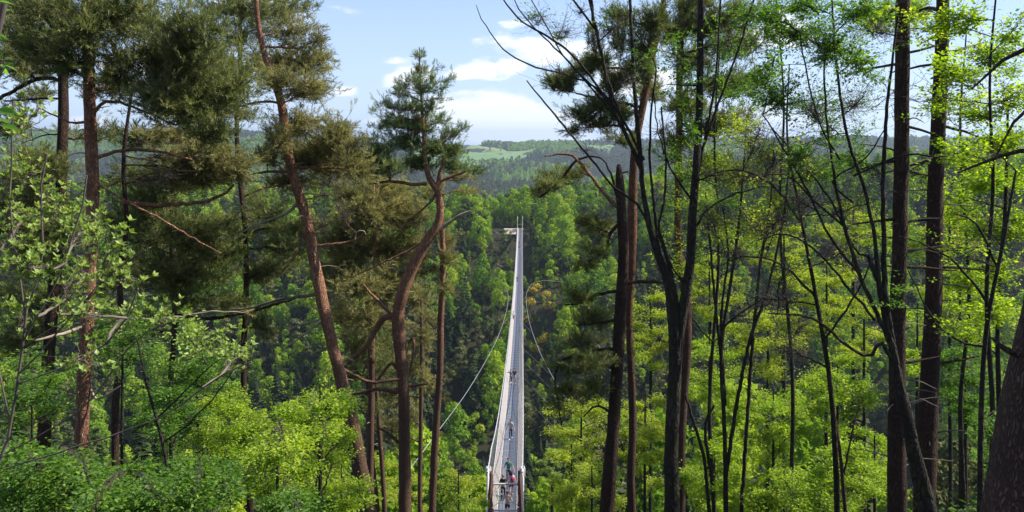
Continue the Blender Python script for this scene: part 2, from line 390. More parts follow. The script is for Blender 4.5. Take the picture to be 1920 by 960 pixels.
# deck panels share one mesh, tilted to the deck line
pa = Acc()
for s_ in (-1, 1):
    pa.box((s_ * .272, 0, -.03), (.262, .965, .03), 0)
    for k in (-.18, 0, .18): pa.box((s_ * .272 + k, 0, .004), (.006, .96, .006), 2)
    pa.box((s_ * .272, .980, -.022), (.262, .020, .032), 1)
pa.box((0, 0, -.045), (.009, .96, .01), 2)
pmesh = pa.mesh('deck_panel', [MT['grating'], MT['grating_edge'], MT['dark_gap']])
pmesh_b = pa.mesh('deck_panel', [MT['grating'], MT['grating_edge'], MT['dark_gap']])
fr_root = root
rl = world_loc(root)
for k in range(ncell):
    y = ya + (k + .5) * cell
    if y > YF: break
    sl = float((deck_z(y + 1) - deck_z(y - 1)) / 2)
    o = bpy.data.objects.new('deck_panel', pmesh); COL.objects.link(o); o.parent = root
    o.location = (float(bx(y)) - rl[0], y - rl[1], float(deck_z(y)) - rl[2]); o.rotation_euler = (math.atan(sl), 0, random.uniform(-.001, .001))
    yb = y - 1.0; zb = float(deck_z(yb)); xb = float(bx(yb)); ch = float(cable_h(yb)); cx = float(cable_x(yb))
    f = Acc()
    f.box((xb, yb, zb - .11), (.66, .035, .04), 0)
    for s_ in (-1, 1):
        h1 = min(ch, 1.25)
        f.tube([(xb + s_ * .64, yb, zb - .1), (xb + s_ * .98, yb, zb + 1.12)], .034, 5)
        f.tube([(xb + s_ * .98, yb, zb + 1.12), (xb + s_ * cx, yb, zb + ch)], .014, 4)
        f.box((xb + s_ * cx, yb, zb + ch), (.038, .05, .038), 0)
    bpart(f, 'cross_frame', ['galvanised'])
yy = np.arange(YN, YF + .01, 1.0)
dz = deck_z(yy); bxx = bx(yy)
for s_ in (-1, 1):
    c = Acc(); c.tube(np.stack([bxx + s_ * cable_x(yy), yy, dz + cable_h(yy)], -1), .034, 6); bpart(c, 'main_cable', ['galvanised'], smooth=True)
    c = Acc(); c.tube(np.stack([bxx + s_ * .975, yy, dz + 1.12], -1), .022, 5); bpart(c, 'handrail', ['galvanised'], smooth=True)
    c = Acc()
    for yk in range(len(yy) - 1):
        pass
    top = np.stack([bxx + s_ * .60, yy, dz + .035], -1)
    c.tube(top, .026, 4); bpart(c, 'kerb_rail', ['galvanised'])
    # side net: two sets of crossing diagonal wires between kerb rail and handrail
    n = Acc(); sp = 0.125; yw = np.arange(YN, YF - 1, sp)
    for dr in (-1.0, 1.0):
        y0_ = yw if dr > 0 else yw + 1.0
        y1_ = y0_ + dr
        A = np.stack([bx(y0_) + s_ * .60, y0_, deck_z(y0_) + .03], -1); B = np.stack([bx(y1_) + s_ * .975, y1_, deck_z(y1_) + 1.12], -1)
        C = np.stack([A, B], 1); V, Fq = tubes(C, np.full((len(A), 2), .0075), 3); n.add(V, Fq)
    for fz in (.33, .66):
        n.tube(np.stack([bxx + s_ * (.6 + .375 * fz), yy, dz + 1.1 * fz], -1), .010, 3)
    o = bpart(n, 'side_net', ['net_wire']); o['kind'] = 'stuff'
def pylon(y, hgt, half, far=False):
    x0 = float(bx(y)); z0 = float(deck_z(y)); e = empty('pylon', (x0 - rl[0], y - rl[1], z0 - rl[2])); e.parent = root
    for s_ in (-1, 1):
        p = Acc(); w = .15 if not far else .09
        zb = -3.2; lean = .10
        m_ = 0
        xt = x0 + s_ * half; xp = x0 + s_ * (half - (0 if far else .17)); xbm = x0 + s_ * (half + .20 * (0 if far else 1))
        # twin plates with web and a tapered head
        for dy in (-.16, .16):
            p.tube([(xbm, y + dy, z0 + zb), (xp + s_ * .05, y + dy, z0 + hgt - 1.0), (xp, y + dy * .7, z0 + hgt - .12)], [w * 1.25, w * .95, w * .6], 4)
        p.tube([(xbm, y, z0 + zb), (xp + s_ * .05, y, z0 + hgt - 1.0), (xp, y, z0 + hgt - .05)], [w * 1.1, w * .9, w * .55], 4)
        for kz in np.arange(-.5, hgt - .8, .7): p.box((xp + s_ * .05, y, z0 + kz), (w * 1.0, .22, .025))
        o = p.build('post', [MT['weathered_steel' if not far else 'galvanised']], e)
        q = Acc()
        q.tube([(xt, y + .35, z0 + hgt - .02), (xt, y + .1, z0 + hgt + .10), (xt, y - .15, z0 + hgt + .06), (xt, y - .45, z0 + hgt - .25)], [.04, .065, .07, .05], 8)
        for dx in (-.10, .10):
            q.tube([(xt + dx, y - .02, z0 + hgt - .35), (xt + dx, y, z0 + hgt + .1), (xt + dx * .8, y + .05, z0 + hgt + .22)], [.06, .07, .035], 6)
        q.tube([(xt - .15, y, z0 + hgt + .06), (xt + .15, y, z0 + hgt + .06)], .035, 6)
        q.build('cable_saddle', [MT['white_saddle']], e, smooth=True)
        if not far:
            q = Acc()   # forked socket and back-stay going down towards the anchor below the viewer
            xs2 = x0 + s_ * (half + .16)
            q.tube([(xt + s_ * .01, y - .40, z0 + hgt - .2), (xt + s_ * .02, y - .62, z0 + hgt - .5), (xt + s_ * .03, y - .85, z0 + hgt - .95)], [.085, .075, .045], 8)
            q.tube([(xt + s_ * .03, y - .8, z0 + hgt - .9), (xs2, y - 3.6, z0 - .9)], .032, 6)
            q.build('back_stay', [MT['white_saddle']], e, smooth=True)
    for hz_ in ((hgt - .85, hgt - 2.45) if not far else (1.9,)):
        q = Acc(); q.tube([(x0 - half, y, z0 + hz_), (x0 + half, y, z0 + hz_)], .062, 8); q.build('crossbeam', [MT['galvanised' if not far else 'galvanised']], e, smooth=True)
    if not far:
        for s_ in (-1, 1):
            q = Acc(); q.tube([(x0 - s_ * half, y + .08 * s_, z0 + hgt - .93), (x0 + s_ * half, y + .08 * s_, z0 + hgt - 2.37)], .016, 5); q.build('brace_rod', [MT['galvanised']], e)
        for s_ in (-1, 1):
            for hz_ in (hgt - .85, hgt - 2.45):
                q = Acc(); q.box((x0 + s_ * (half - .16), y, z0 + hz_), (.13, .03, .13)); q.build('gusset_plate', [MT['weathered_steel']], e)
pylon(YN, 4.35, .965); pylon(YF, 5.0, .98, far=True)
# side wind cables slung in curves below the deck
def wire(name, pts, r, parent=root, m='cable_steel', per=8, n=5):
    c = Acc(); c.tube(catmull(pts, per), r, n); return bpart(c, name, [m], parent, smooth=True)
wire('wind_cable', [P(700, 960, 58), P(760, 890, 62), P(830, 797, 70), P(880, 728, 82), P(925, 650, 105), P(945, 600, 128), P(953, 560, 160), P(948, 538, 190), P(934, 523, 215), P(905, 520, 232)], .026)
wire('wind_cable', [P(1110, 800, 60), P(1060, 745, 64), P(1030, 695, 74), P(1008, 650, 95), P(993, 605, 125), P(987, 570, 150), P(988, 548, 175), P(998, 532, 205), P(1020, 526, 222), P(1060, 529, 238)], .026)
for (yb, s_, tgt) in [(82, 1, (1035, 797, 70)), (93, 1, (1040, 770, 80)), (104, 1, (1032, 728, 92)), (114, 1, (1030, 700, 104)), (140, 1, (996, 622, 118)), (165, 1, (988, 585, 142)), (150, -1, (944, 606, 126)), (175, -1, (953, 566, 155))]:
    wire('tie_wire', [(float(bx(yb)) + s_ * .66, yb, float(deck_z(yb)) - .1), tuple(P(*tgt))], .010 if yb < 100 else .014, per=2, n=4)
# abutments
def abut(name, y, dy, hx, hh, lab):
    a = Acc(); x0 = float(bx(y)); z0 = float(deck_z(y))
    for r_ in range(3): a.box((x0, y, z0 - .35 - r_ * hh / 3 - hh / 6), (hx + r_ * .15, dy + r_ * .12, hh / 6 - .012))
    a.box((x0, y, z0 - .2), (hx + .12, dy + .1, .12))
    return tag(a.build(name, [MT['concrete']]), lab, 'abutment')
abut('bridge_abutment', YF + 1.6, 1.4, 1.5, 4.0, 'pale concrete landing under the far end of the footbridge')
abut('bridge_abutment', YN - 2.2, 1.4, 1.2, 4.0, 'concrete landing under the near end of the footbridge')
fe = empty('railing', (-3, 316.4, -35.6), 'low wooden post railing beside the sandy landing at the far bridge end', 'railing')
for k in range(6):
    q = Acc(); xk = -3.4 + k * .78; zk = float(H(xk, 317.0)); q.tube([(xk, 317.0, zk - .3), (xk, 317.0, zk + 1.35)], .07, 6); q.build('post', [MT['fence_wood']], fe)
for hh in (.55, 1.15):
    q = Acc(); q.tube([(-3.5, 317.12, float(H(-3.5, 317.0)) + hh), (.6, 317.12, float(H(.6, 317.0)) + hh)], .05, 5); q.build('rail', [MT['fence_wood']], fe)

# ---------------------------------------------------------------- people
def clothmat(name, c): return mat(name, c, .85, noise=.25, nscale=9)
for nme, c in dict(skin=(.55, .33, .24), beige_cloth=(.50, .40, .34), black_cloth=(.022, .02, .025), green_cloth=(.05, .24, .17), grey_cloth=(.42, .42, .46),
                   denim=(.05, .075, .16), white_cloth=(.72, .70, .72), pink_white=(.58, .50, .53), red_cloth=(.42, .03, .09), dark_red=(.22, .03, .05), blue_cloth=(.08, .14, .36),
                   light_blue=(.28, .34, .46), ginger_hair=(.33, .12, .05), brown_hair=(.09, .045, .025), dark_hair=(.03, .02, .02), shoe_white=(.7, .7, .7), shoe_dark=(.06, .05, .05), eye_dark=(.02, .02, .02), navy=(.03, .035, .08), lips=(.4, .13, .1)).items(): clothmat(nme, c)
def skinned(name, verts, edges, radii, m, parent, sub=1):
    me = bpy.data.meshes.new(name); me.from_pydata([tuple(v) for v in verts], edges, [])
    o = bpy.data.objects.new(name, me); COL.objects.link(o); o.parent = parent; me.materials.append(MT[m])
    md = o.modifiers.new('skin', 'SKIN'); md.use_smooth_shade = True
    lay = me.skin_vertices[0].data if me.skin_vertices else None
    if lay is None:
        bm = bmesh.new(); bm.from_mesh(me); bm.verts.layers.skin.verify(); bm.to_mesh(me); bm.free(); lay = me.skin_vertices[0].data
    for k, r in enumerate(radii):
        lay[k].radius = r if isinstance(r, tuple) else (r, r); lay[k].use_root = (k == 0)
    s_ = o.modifiers.new('subsurf', 'SUBSURF'); s_.levels = sub; s_.render_levels = sub
    return o
import bmesh
def ellipsoid(name, c, r, m, parent, seg=12, cut=None):
    bm = bmesh.new(); bmesh.ops.create_uvsphere(bm, u_segments=seg, v_segments=8, radius=1)
    for v in bm.verts: v.co = Vector((v.co.x * r[0] + c[0], v.co.y * r[1] + c[1], v.co.z * r[2] + c[2]))
    if cut:
        bmesh.ops.delete(bm, geom=[v for v in bm.verts if cut(v.co)], context='VERTS')
    for f in bm.faces: f.smooth = True
    me = bpy.data.meshes.new(name); bm.to_mesh(me); bm.free(); me.materials.append(MT[m])
    o = bpy.data.objects.new(name, me); COL.objects.link(o); o.parent = parent; return o
def person(px, y, face, label, top, bottom, hair, arms=((.12, 0), (.12, 0)), stride=.22, hgt=1.7, shorts=False, sleeve=.55, longhair=0, pack=None, shoes='shoe_white', skirt=False):
    """face: rotation, 0 looks along +y (away from the camera), pi looks at the camera"""
    zc = float(deck_z(y)) + .012; D = y * math.cos(PITCH) - zc * math.sin(PITCH); X = (px - 960) / F * D
    e = empty('person', (X, y, zc), label, 'person'); e.rotation_euler = (0, 0, face); k = hgt / 1.7; e.scale = (k, k, k)
    V = []; E = []; Rr = []
    def add(p, r, par=None):
        V.append(p); Rr.append(r); 
        if par is not None: E.append((par, len(V) - 1))
        return len(V) - 1
    pel = add((0, 0, .93), (.135, .10)); sp_ = add((0, 0, 1.10), (.118, .085), pel); ch = add((0, .01, 1.30), (.150, .10), sp_); nb = add((0, 0, 1.43), (.085, .07), ch)
    nk = add((0, .005, 1.49), (.05, .05), nb); hd = add((0, .015, 1.56), (.062, .075), nk); h2 = add((0, .015, 1.63), (.075, .092), hd); h3 = add((0, .0, 1.685), (.05, .06), h2)
    J = {}
    for s_, (sw, out_) in zip((-1, 1), arms):
        sh = add((s_ * .165, 0, 1.39), .052, ch)
        el = np.array([s_ * (.20 + .26 * math.sin(out_)), .26 * sw, 1.39 - .28 * math.cos(out_)])
        wr = el + np.array([s_ * (.02 + .22 * math.sin(out_ * 1.1)), .10 + .2 * sw, -.235 * math.cos(out_ * 1.1)])
        a1 = add(tuple(el), .036, sh); a2 = add(tuple(wr), .026, a1); dr = norm(wr - el)
        pm = add(tuple(wr + dr * .06), (.034, .02), a2)
        for f_ in range(4):
            off = np.array([0, (f_ - 1.5) * .017, 0]); L1 = [.034, .040, .037, .030][f_]
            b = wr + dr * .09 + off; f1 = add(tuple(b), .0088, pm); f2 = add(tuple(b + dr * L1 + np.array([-s_ * .006, 0, 0])), .008, f1); add(tuple(b + dr * L1 * 1.8 + np.array([-s_ * .018, .004, 0])), .007, f2)
        tb = wr + dr * .035 + np.array([-s_ * .012, .026, 0]); t1 = add(tuple(tb), .0095, pm); add(tuple(tb + dr * .04 + np.array([-s_ * .012, .02, 0])), .008, t1)
        J[s_] = (V[sh], V[a1], V[a2])
    Lg = {}
    for s_ in (-1, 1):
        st = stride * s_
        hp = add((s_ * .085, 0, .88), .085, pel); kn = add((s_ * .09, st * .55 + .03, .49), .056, hp)
        an = add((s_ * .095, st * .95 - (.04 if s_ < 0 else 0), .085), .038, kn); hl = add((s_ * .095, st * .95 + .04, .035), (.034, .03), an); add((s_ * .105, st * .95 + .15, .025), (.036, .02), hl)
        Lg[s_] = (V[hp], V[kn], V[an], (s_ * .1, st * .95))
    skinned('body', V, E, Rr, 'skin', e, 2)
    # shirt
    sv = [(0, 0, .92), (0, 0, 1.10), (0, .01, 1.31), (0, 0, 1.42)]; sr = [(.155, .118), (.14, .105), (.172, .122), (.09, .075)]; se = [(0, 1), (1, 2), (2, 3)]
    for s_ in (-1, 1):
        if sleeve <= 0: continue
        a_, b_, c_ = [np.array(q) for q in J[s_]]; n0 = len(sv)
        sv.append(tuple(a_)); sr.append((.066, .066)); se.append((2, n0)); sv.append(tuple(a_ + (b_ - a_) * min(1, sleeve * 1.3))); sr.append((.052, .052)); se.append((n0, n0 + 1))
        if sleeve > .9: sv.append(tuple(b_ + (c_ - b_) * .9)); sr.append((.042, .042)); se.append((n0 + 1, n0 + 2))
    skinned('shirt', sv, se, sr, top, e)
    tv = [(0, 0, .97), (0, 0, .89)]; tr = [(.150, .115), (.155, .12)]; te = [(0, 1)]
    for s_ in (-1, 1):
        hp, kn, an, _ = Lg[s_]; n0 = len(tv); hp = np.array(hp); kn = np.array(kn); an = np.array(an)
        tv.append((hp[0], hp[1], .82)); tr.append((.094, .094)); te.append((1, n0))
        tv.append(tuple(kn if not shorts else hp + (kn - hp) * .72)); tr.append((.068 if not shorts else .086,) * 2); te.append((n0, n0 + 1))
        if not shorts: tv.append(tuple(an + np.array([0, 0, .02]))); tr.append((.05, .05)); te.append((n0 + 1, n0 + 2))
    skinned('shorts' if shorts else 'trousers', tv, te, tr, bottom, e)
    for s_ in (-1, 1):
        fx_, fy_ = Lg[s_][3]; ellipsoid('shoe', (fx_, fy_ + .07, .04), (.052, .14, .05), shoes, e, 10)
    ho_ = ellipsoid('hair', (0, -.012, 1.635), (.098, .115, .105), hair, e, 14, cut=lambda c: c.y > .035 and c.z < 1.665)
    if longhair == 1: ellipsoid('hair', (0, -.085, 1.53), (.085, .045, .14), hair, e, 10)
    if longhair == 2: ellipsoid('hair', (0, -.10, 1.70), (.05, .05, .05), hair, e, 10)
    for s_ in (-1, 1):
        ellipsoid('eye', (s_ * .031, .096, 1.615), (.012, .008, .008), 'eye_dark', e, 8); ellipsoid('ear', (s_ * .082, .0, 1.60), (.012, .022, .032), 'skin', e, 8)
    ellipsoid('nose', (0, .108, 1.59), (.013, .02, .022), 'skin', e, 8); ellipsoid('mouth', (0, .094, 1.553), (.024, .008, .007), 'lips', e, 8)
    if pack:
        b = ellipsoid('backpack', (pack[1], -.17, 1.20), (.14, .09, .20), pack[0], None, 14)
        b.location = (X, y, zc); b.rotation_euler = (0, 0, face); b.scale = (k, k, k)
        tag(b, pack[2], 'backpack')
        for s_ in (-1, 1):
            st_ = Acc(); st_.tube([(s_ * .09, -.12, 1.36), (s_ * .1, .0, 1.45), (s_ * .11, .125, 1.33), (s_ * .12, .10, 1.15), (s_ * .11, -.1, 1.07)], .016, 5)
            so = bpy.data.objects.new('strap', st_.mesh('strap', [MT[pack[0]]])); COL.objects.link(so); so.parent = b
    return e
pi = math.pi
person(951.5, 44.5, 0, 'woman in a beige tank top with bare legs and shoulders, nearest the pylon crossbeams', 'beige_cloth', 'navy', 'brown_hair', ((.1, .25), (-.2, .3)), .2, 1.68, True, 0, 2)
person(943.5, 46.9, 0, 'ginger haired person in black T-shirt and black trousers behind the pylon crossbeam', 'black_cloth', 'black_cloth', 'ginger_hair', ((-.3, .12), (.4, .12)), .24, 1.66, False, .55, 0, shoes='shoe_dark')
person(958.5, 47.6, .05, 'dark haired person in pinkish white top and black shorts beside the black T-shirt', 'pink_white', 'black_cloth', 'dark_hair', ((.3, .15), (-.2, .2)), .22, 1.66, True, .6, 1, pack=('red_cloth', .06, 'dark red backpack worn by the walker in the pinkish white top'))
person(953.5, 50.4, pi, 'man in green polo shirt and dark jeans facing the camera on the near deck', 'green_cloth', 'denim', 'brown_hair', ((.2, .35), (.25, .3)), .18, 1.76, False, .6, 0)
person(957.5, 62.2, pi, 'woman in pale grey shirt and blue jeans walking alone along the deck', 'grey_cloth', 'denim', 'brown_hair', ((.2, .2), (-.25, .25)), .24, 1.7, False, .9, 1)
person(957.6, 86.5, pi, 'person in light blue top pointing sideways, left one of the pair on the deck', 'light_blue', 'navy', 'brown_hair', ((.1, .2), (0, 1.45)), .12, 1.6, False, .7, 1)
person(964.5, 86.0, pi, 'tall man in black T-shirt and grey shorts, right one of the pair on the deck', 'black_cloth', 'grey_cloth', 'brown_hair', ((.3, .5), (.2, .3)), .12, 1.82, True, .55, 0)
person(962.5, 139, pi + .5, 'person in white shirt leaning towards the left handrail of the deck', 'white_cloth', 'dark_red', 'brown_hair', ((.5, .6), (.4, .6)), .2, 1.74, False, .9, 0)
person(969.6, 195, pi, 'lone walker in dark red clothes far along the deck', 'dark_red', 'black_cloth', 'dark_hair', ((.2, .15), (-.2, .15)), .22, 1.7)
person(973.2, 266, pi, 'walker in a blue and white top near the far end of the deck', 'blue_cloth', 'navy', 'brown_hair', ((.2, .15), (-.2, .15)), .22, 1.75)
person(973.8, 276, pi, 'walker in a red top just behind the one in blue near the far end', 'red_cloth', 'navy', 'brown_hair', ((.2, .15), (-.2, .15)), .22, 1.75)
person(975.0, 307, pi, 'walker in dark blue and red at the far end of the deck', 'dark_red', 'blue_cloth', 'dark_hair', ((.2, .15), (-.2, .15)), .22, 1.7)
# ---------------------------------------------------------------- far woods: prototypes
def clump_cards(cen, nrm, size, jit=.5):
    """quads of leaf mass at cen facing nrm"""
    M = len(cen)
    r = norm(rng.normal(size=(M, 3))); n = norm(nrm + jit * r)
    u = norm(np.cross(n, norm(rng.normal(size=(M, 3))))); w = np.cross(n, u)
    s = size[:, None]
    a = rng.uniform(.6, 1.15, (M, 4, 1))
    V = np.stack([cen + u * s * a[:, 0], cen + w * s * a[:, 1] + n * s * .25, cen - u * s * a[:, 2], cen - w * s * a[:, 3] + n * s * .2], 1)
    F_ = np.arange(M * 4).reshape(M, 4)
    return V.reshape(-1, 3), F_
def proto_conifer(h, r, nsp, spread=1.0, gap=.05):
    a = Acc(); a.tr = Acc(); a.tr.tube([(0, 0, -1.5), (0, 0, h * .5), (0, 0, h * .97)], [r * .07, r * .05, .03], 6, 0)
    t = rng.uniform(gap, 1, nsp) ** .8; t = np.round(t * h / .75) * .75 / h + rng.normal(0, .008, nsp)
    ph = rng.uniform(0, 2 * math.pi, nsp); lump = .75 + .25 * np.sin(ph * 3 + t * 17) + rng.normal(0, .12, nsp)
    rr = r * (1 - t) ** .85 * spread * lump + .15
    d = np.stack([np.cos(ph), np.sin(ph), np.zeros(nsp)], 1)
    root = np.stack([0 * t, 0 * t, t * h], 1) + d * (rr * .25)[:, None]
    tip = d * rr[:, None] + np.stack([0 * t, 0 * t, t * h - rr * .28 + .15], 1)
    side = np.cross(d, [0, 0, 1.0]); w = (.16 + rr * .26)[:, None]
    mid = root * .35 + tip * .65; mid[:, 2] += .12 * rr
    V = np.stack([root, mid + side * w, tip, mid - side * w], 1).reshape(-1, 3)
    a.add(V, np.arange(nsp * 4).reshape(nsp, 4), 0, rng.uniform(0, 1, nsp)); return a
def proto_lobed(h, cr, nlobe, n, low=.35, size=.42, flat=.75, trunkmat=1):
    a = Acc(); a.tr = Acc(); a.tr.tube([(0, 0, -1.5), (.1, .05, h * .4), (0, 0, h * .85)], [cr * .06, cr * .045, .04], 6, 0)
    lc = []
    for k in range(nlobe):
        t = low + (1 - low) * (k + rng.random()) / nlobe
        rad = cr * math.sin(math.pi * min(1, max(.12, (t - low) / (1 - low) * .85 + .12))) ** .7
        ph = k * 2.4 + rng.random(); rr = rad * rng.uniform(.35, .7)
        lr = cr * rng.uniform(.30, .5) * (1 if t < .85 else .75)
        lc.append((rr * math.cos(ph), rr * math.sin(ph), h * t - lr * .4, lr))
    lc.append((0, 0, h - cr * .38, cr * .4))
    lc = np.array(lc); wgt = lc[:, 3] ** 2; pick = rng.choice(len(lc), n, p=wgt / wgt.sum())
    nv = norm(rng.normal(size=(n, 3)) + np.array([0, 0, .35])); rad = lc[pick, 3] * rng.uniform(.75, 1.12, n)
    cen = lc[pick, :3] + nv * rad[:, None] * np.array([1, 1, flat])
    V, F_ = clump_cards(cen, nv, size * rng.uniform(.6, 1.3, n), .7)
    rnd = np.clip(rng.uniform(0, .6, n) + .4 * rng.random(len(lc))[pick], 0, 1)
    a.add(V, F_, 0, rnd); return a
def tree_pair(a, kind, m): return (a.mesh('crown', [MT[m]]), a.tr.mesh('trunk', [MT['gorge_bark']]), kind)
CON = [tree_pair(proto_conifer(14, 2.5, 620), 'spruce_tree', 'gorge_conifer'), tree_pair(proto_conifer(17, 2.9, 700), 'spruce_tree', 'gorge_conifer'),
       tree_pair(proto_lobed(12, 2.7, 9, 900, .42, .30, .6), 'pine_tree', 'gorge_pine'), tree_pair(proto_lobed(14, 3.1, 11, 1000, .40, .32, .6), 'pine_tree', 'gorge_pine'),
       tree_pair(proto_lobed(10, 2.3, 7, 750, .35, .28, .7), 'pine_tree', 'gorge_pine')]
BRD = [tree_pair(proto_lobed(11, 3.1, 10, 1300, .22, .27, .9), 'broadleaf_tree', 'gorge_broadleaf'), tree_pair(proto_lobed(9, 2.5, 8, 1000, .15, .25, 1.0), 'broadleaf_tree', 'gorge_broadleaf'),
       tree_pair(proto_lobed(13, 3.4, 12, 1500, .25, .28, .95), 'broadleaf_tree', 'gorge_broadleaf'), tree_pair(proto_lobed(12, 2.0, 9, 950, .15, .24, 1.2), 'broadleaf_tree', 'gorge_broadleaf'),
       tree_pair(proto_lobed(6, 2.0, 6, 600, .1, .22, .9), 'broadleaf_tree', 'gorge_broadleaf')]

def plant(pair):
    o = bpy.data.objects.new(pair[2], None); COL.objects.link(o)
    c = bpy.data.objects.new('crown', pair[0]); COL.objects.link(c); c.parent = o; c['kind'] = 'stuff'
    t = bpy.data.objects.new('trunk', pair[1]); COL.objects.link(t); t.parent = o
    return o, c
def project(x, y, z):
    cy = y * math.cos(PITCH) - z * math.sin(PITCH); b = (y * math.sin(PITCH) + z * math.cos(PITCH)) / cy
    return 960 + F * x / cy, 480 - F * b, cy
def hit(px, py, t0=60, t1=2600):
    d = pixdir(px, py); t = np.concatenate([np.arange(t0, 460, .5), np.arange(460, t1, 4)]); p = d[None] * (t / d[1])[:, None]
    k = np.argmax(p[:, 2] < H(p[:, 0], p[:, 1])); return p[k]
GORSE = [(999, 552), (1006, 548), (1029, 582), (994, 575), (948, 612), (1016, 648), (1004, 662), (1026, 640), (843, 783), (856, 772), (824, 826), (852, 840), (1024, 560), (990, 610), (720, 610), (838, 760)]
ROCKS = [(905, 516, 3.5), (925, 521, 3), (944, 470, 3), (936, 500, 3), (930, 440, 3), (950, 438, 2.5), (838, 806, 4), (852, 800, 3), (1082, 548, 4), (1100, 530, 4), (830, 850, 3), (1000, 640, 2.5), (945, 455, 3)]
gp = [hit(*q) for q in GORSE]; rp = [hit(q[0], q[1]) for q in ROCKS]
clear = [(p[0], p[1] - 2, 4.5) for p in gp] + [(p[0], p[1] - 3, q[2] + 1.5) for p, q in zip(rp, ROCKS)]
bare = hit(1075, 545); clear.append((bare[0], bare[1], 9))
bare = hit(895, 520); clear.append((bare[0], bare[1], 6))
bare = hit(1010, 740, 60); clear.append((bare[0], bare[1], 8))

pts = []
sp = 5.6
for yv in np.arange(60, 440, sp):
    hw = 1.0 * yv + 45
    for xv in np.arange(-hw, hw, sp):
        x = xv + rng.uniform(-.48, .48) * sp; y = yv + rng.uniform(-.48, .48) * sp
        pts.append((x, y))
pts = np.array(pts); keep = np.ones(len(pts), bool)
bxp = bx(pts[:, 1]); dzp = deck_z(np.minimum(pts[:, 1], 316)); gz = H(pts[:, 0], pts[:, 1])
near_deck = (np.abs(pts[:, 0] - bxp) < 4.6) & (pts[:, 1] < 330) & (dzp - gz < 19)
keep &= ~near_deck
keep &= ~((pts[:, 1] > 312) & (pts[:, 1] < 330) & (pts[:, 0] > -9) & (pts[:, 0] < 7.5))
keep &= ~((pts[:, 1] > 296) & (pts[:, 1] <= 312) & (pts[:, 0] > -9) & (pts[:, 0] < 4) & (rng.random(len(pts)) < .6))
for (cx_, cy_, cr_) in clear: keep &= np.hypot(pts[:, 0] - cx_, pts[:, 1] - cy_) > cr_
keep &= rng.random(len(pts)) > .07
pts = pts[keep]; gz = H(pts[:, 0], pts[:, 1])
x, y = pts.T
sn = np.sin(x * .055 + 1.0) + np.sin(y * .047 + x * .02 + .5) + .8 * np.sin(x * .13 - y * .09 + 3) + rng.normal(0, .75, len(x))
pxs, pys, cyy = project(x, y, gz + 10)
crest = (y > 318) & (y < 400)
bl = sn > .2
bl = np.where(crest, rng.random(len(x)) < .8, bl)
bl = np.where((pxs < 700) & (y > 150), rng.random(len(x)) < .64, bl)
pick = rng.integers(0, 5, len(x))
scl = rng.uniform(.62, 1.35, len(x)) * np.where(y < 130, .85, 1.0) * np.where(bl, 1.15, 1.0)
# keep crowns below the deck line and inside a sensible height
for k in range(len(x)):
    if abs(x[k] - bx(y[k])) < 7 and y[k] < 330:
        scl[k] = min(scl[k], max(.35, (deck_z(min(y[k], 316)) - gz[k] - 2.5) / 15))
inwin = (pxs > 330) & (pxs < 1160) & (pys < 985) & (pys > 300)
def ghost(kind_mask, protos, name, lab, cat, grp, far_label):
    idx = np.where(kind_mask)[0]; w = idx[inwin[idx]]; w = w[np.argsort(cyy[w])][:300]
    rest = np.setdiff1d(idx, w)
    first = {}
    for k in w:
        o, cr = plant(protos[pick[k]])
        o.location = (x[k], y[k], gz[k]); o.scale = (scl[k] * random.uniform(.85, 1.15),) * 2 + (scl[k],)
        o.rotation_euler = (random.uniform(-.04, .04), random.uniform(-.04, .04), random.uniform(0, 6.28))
        nm = protos[pick[k]][2]; sd_ = 'left' if x[k] < bx(y[k]) else 'right'; bd_ = 'on the crest behind the far end' if y[k] > 318 else ('high on the far slope, ' + sd_ + ' of the bridge' if y[k] > 265 else ('midway down the far slope, ' + sd_ + ' of the bridge' if y[k] > 205 else 'deep in the gorge, ' + sd_ + ' of the bridge'))
        if nm == 'spruce_tree': tag(o, 'dark pointed spruce ' + bd_, 'spruce tree', 'spruces ' + bd_)
        elif nm == 'pine_tree': tag(o, 'olive green rounded pine ' + bd_, 'pine tree', 'pines ' + bd_)
        else: tag(o, 'fresh green broadleaf tree ' + bd_, 'broadleaf tree', 'broadleaf trees ' + bd_)
        first.setdefault(pick[k], cr)
    return rest, first
restC, fC = ghost(~bl, CON, 'conifer', '', '', '', '')
restB, fB = ghost(bl, BRD, 'broadleaf', '', '', '', '')

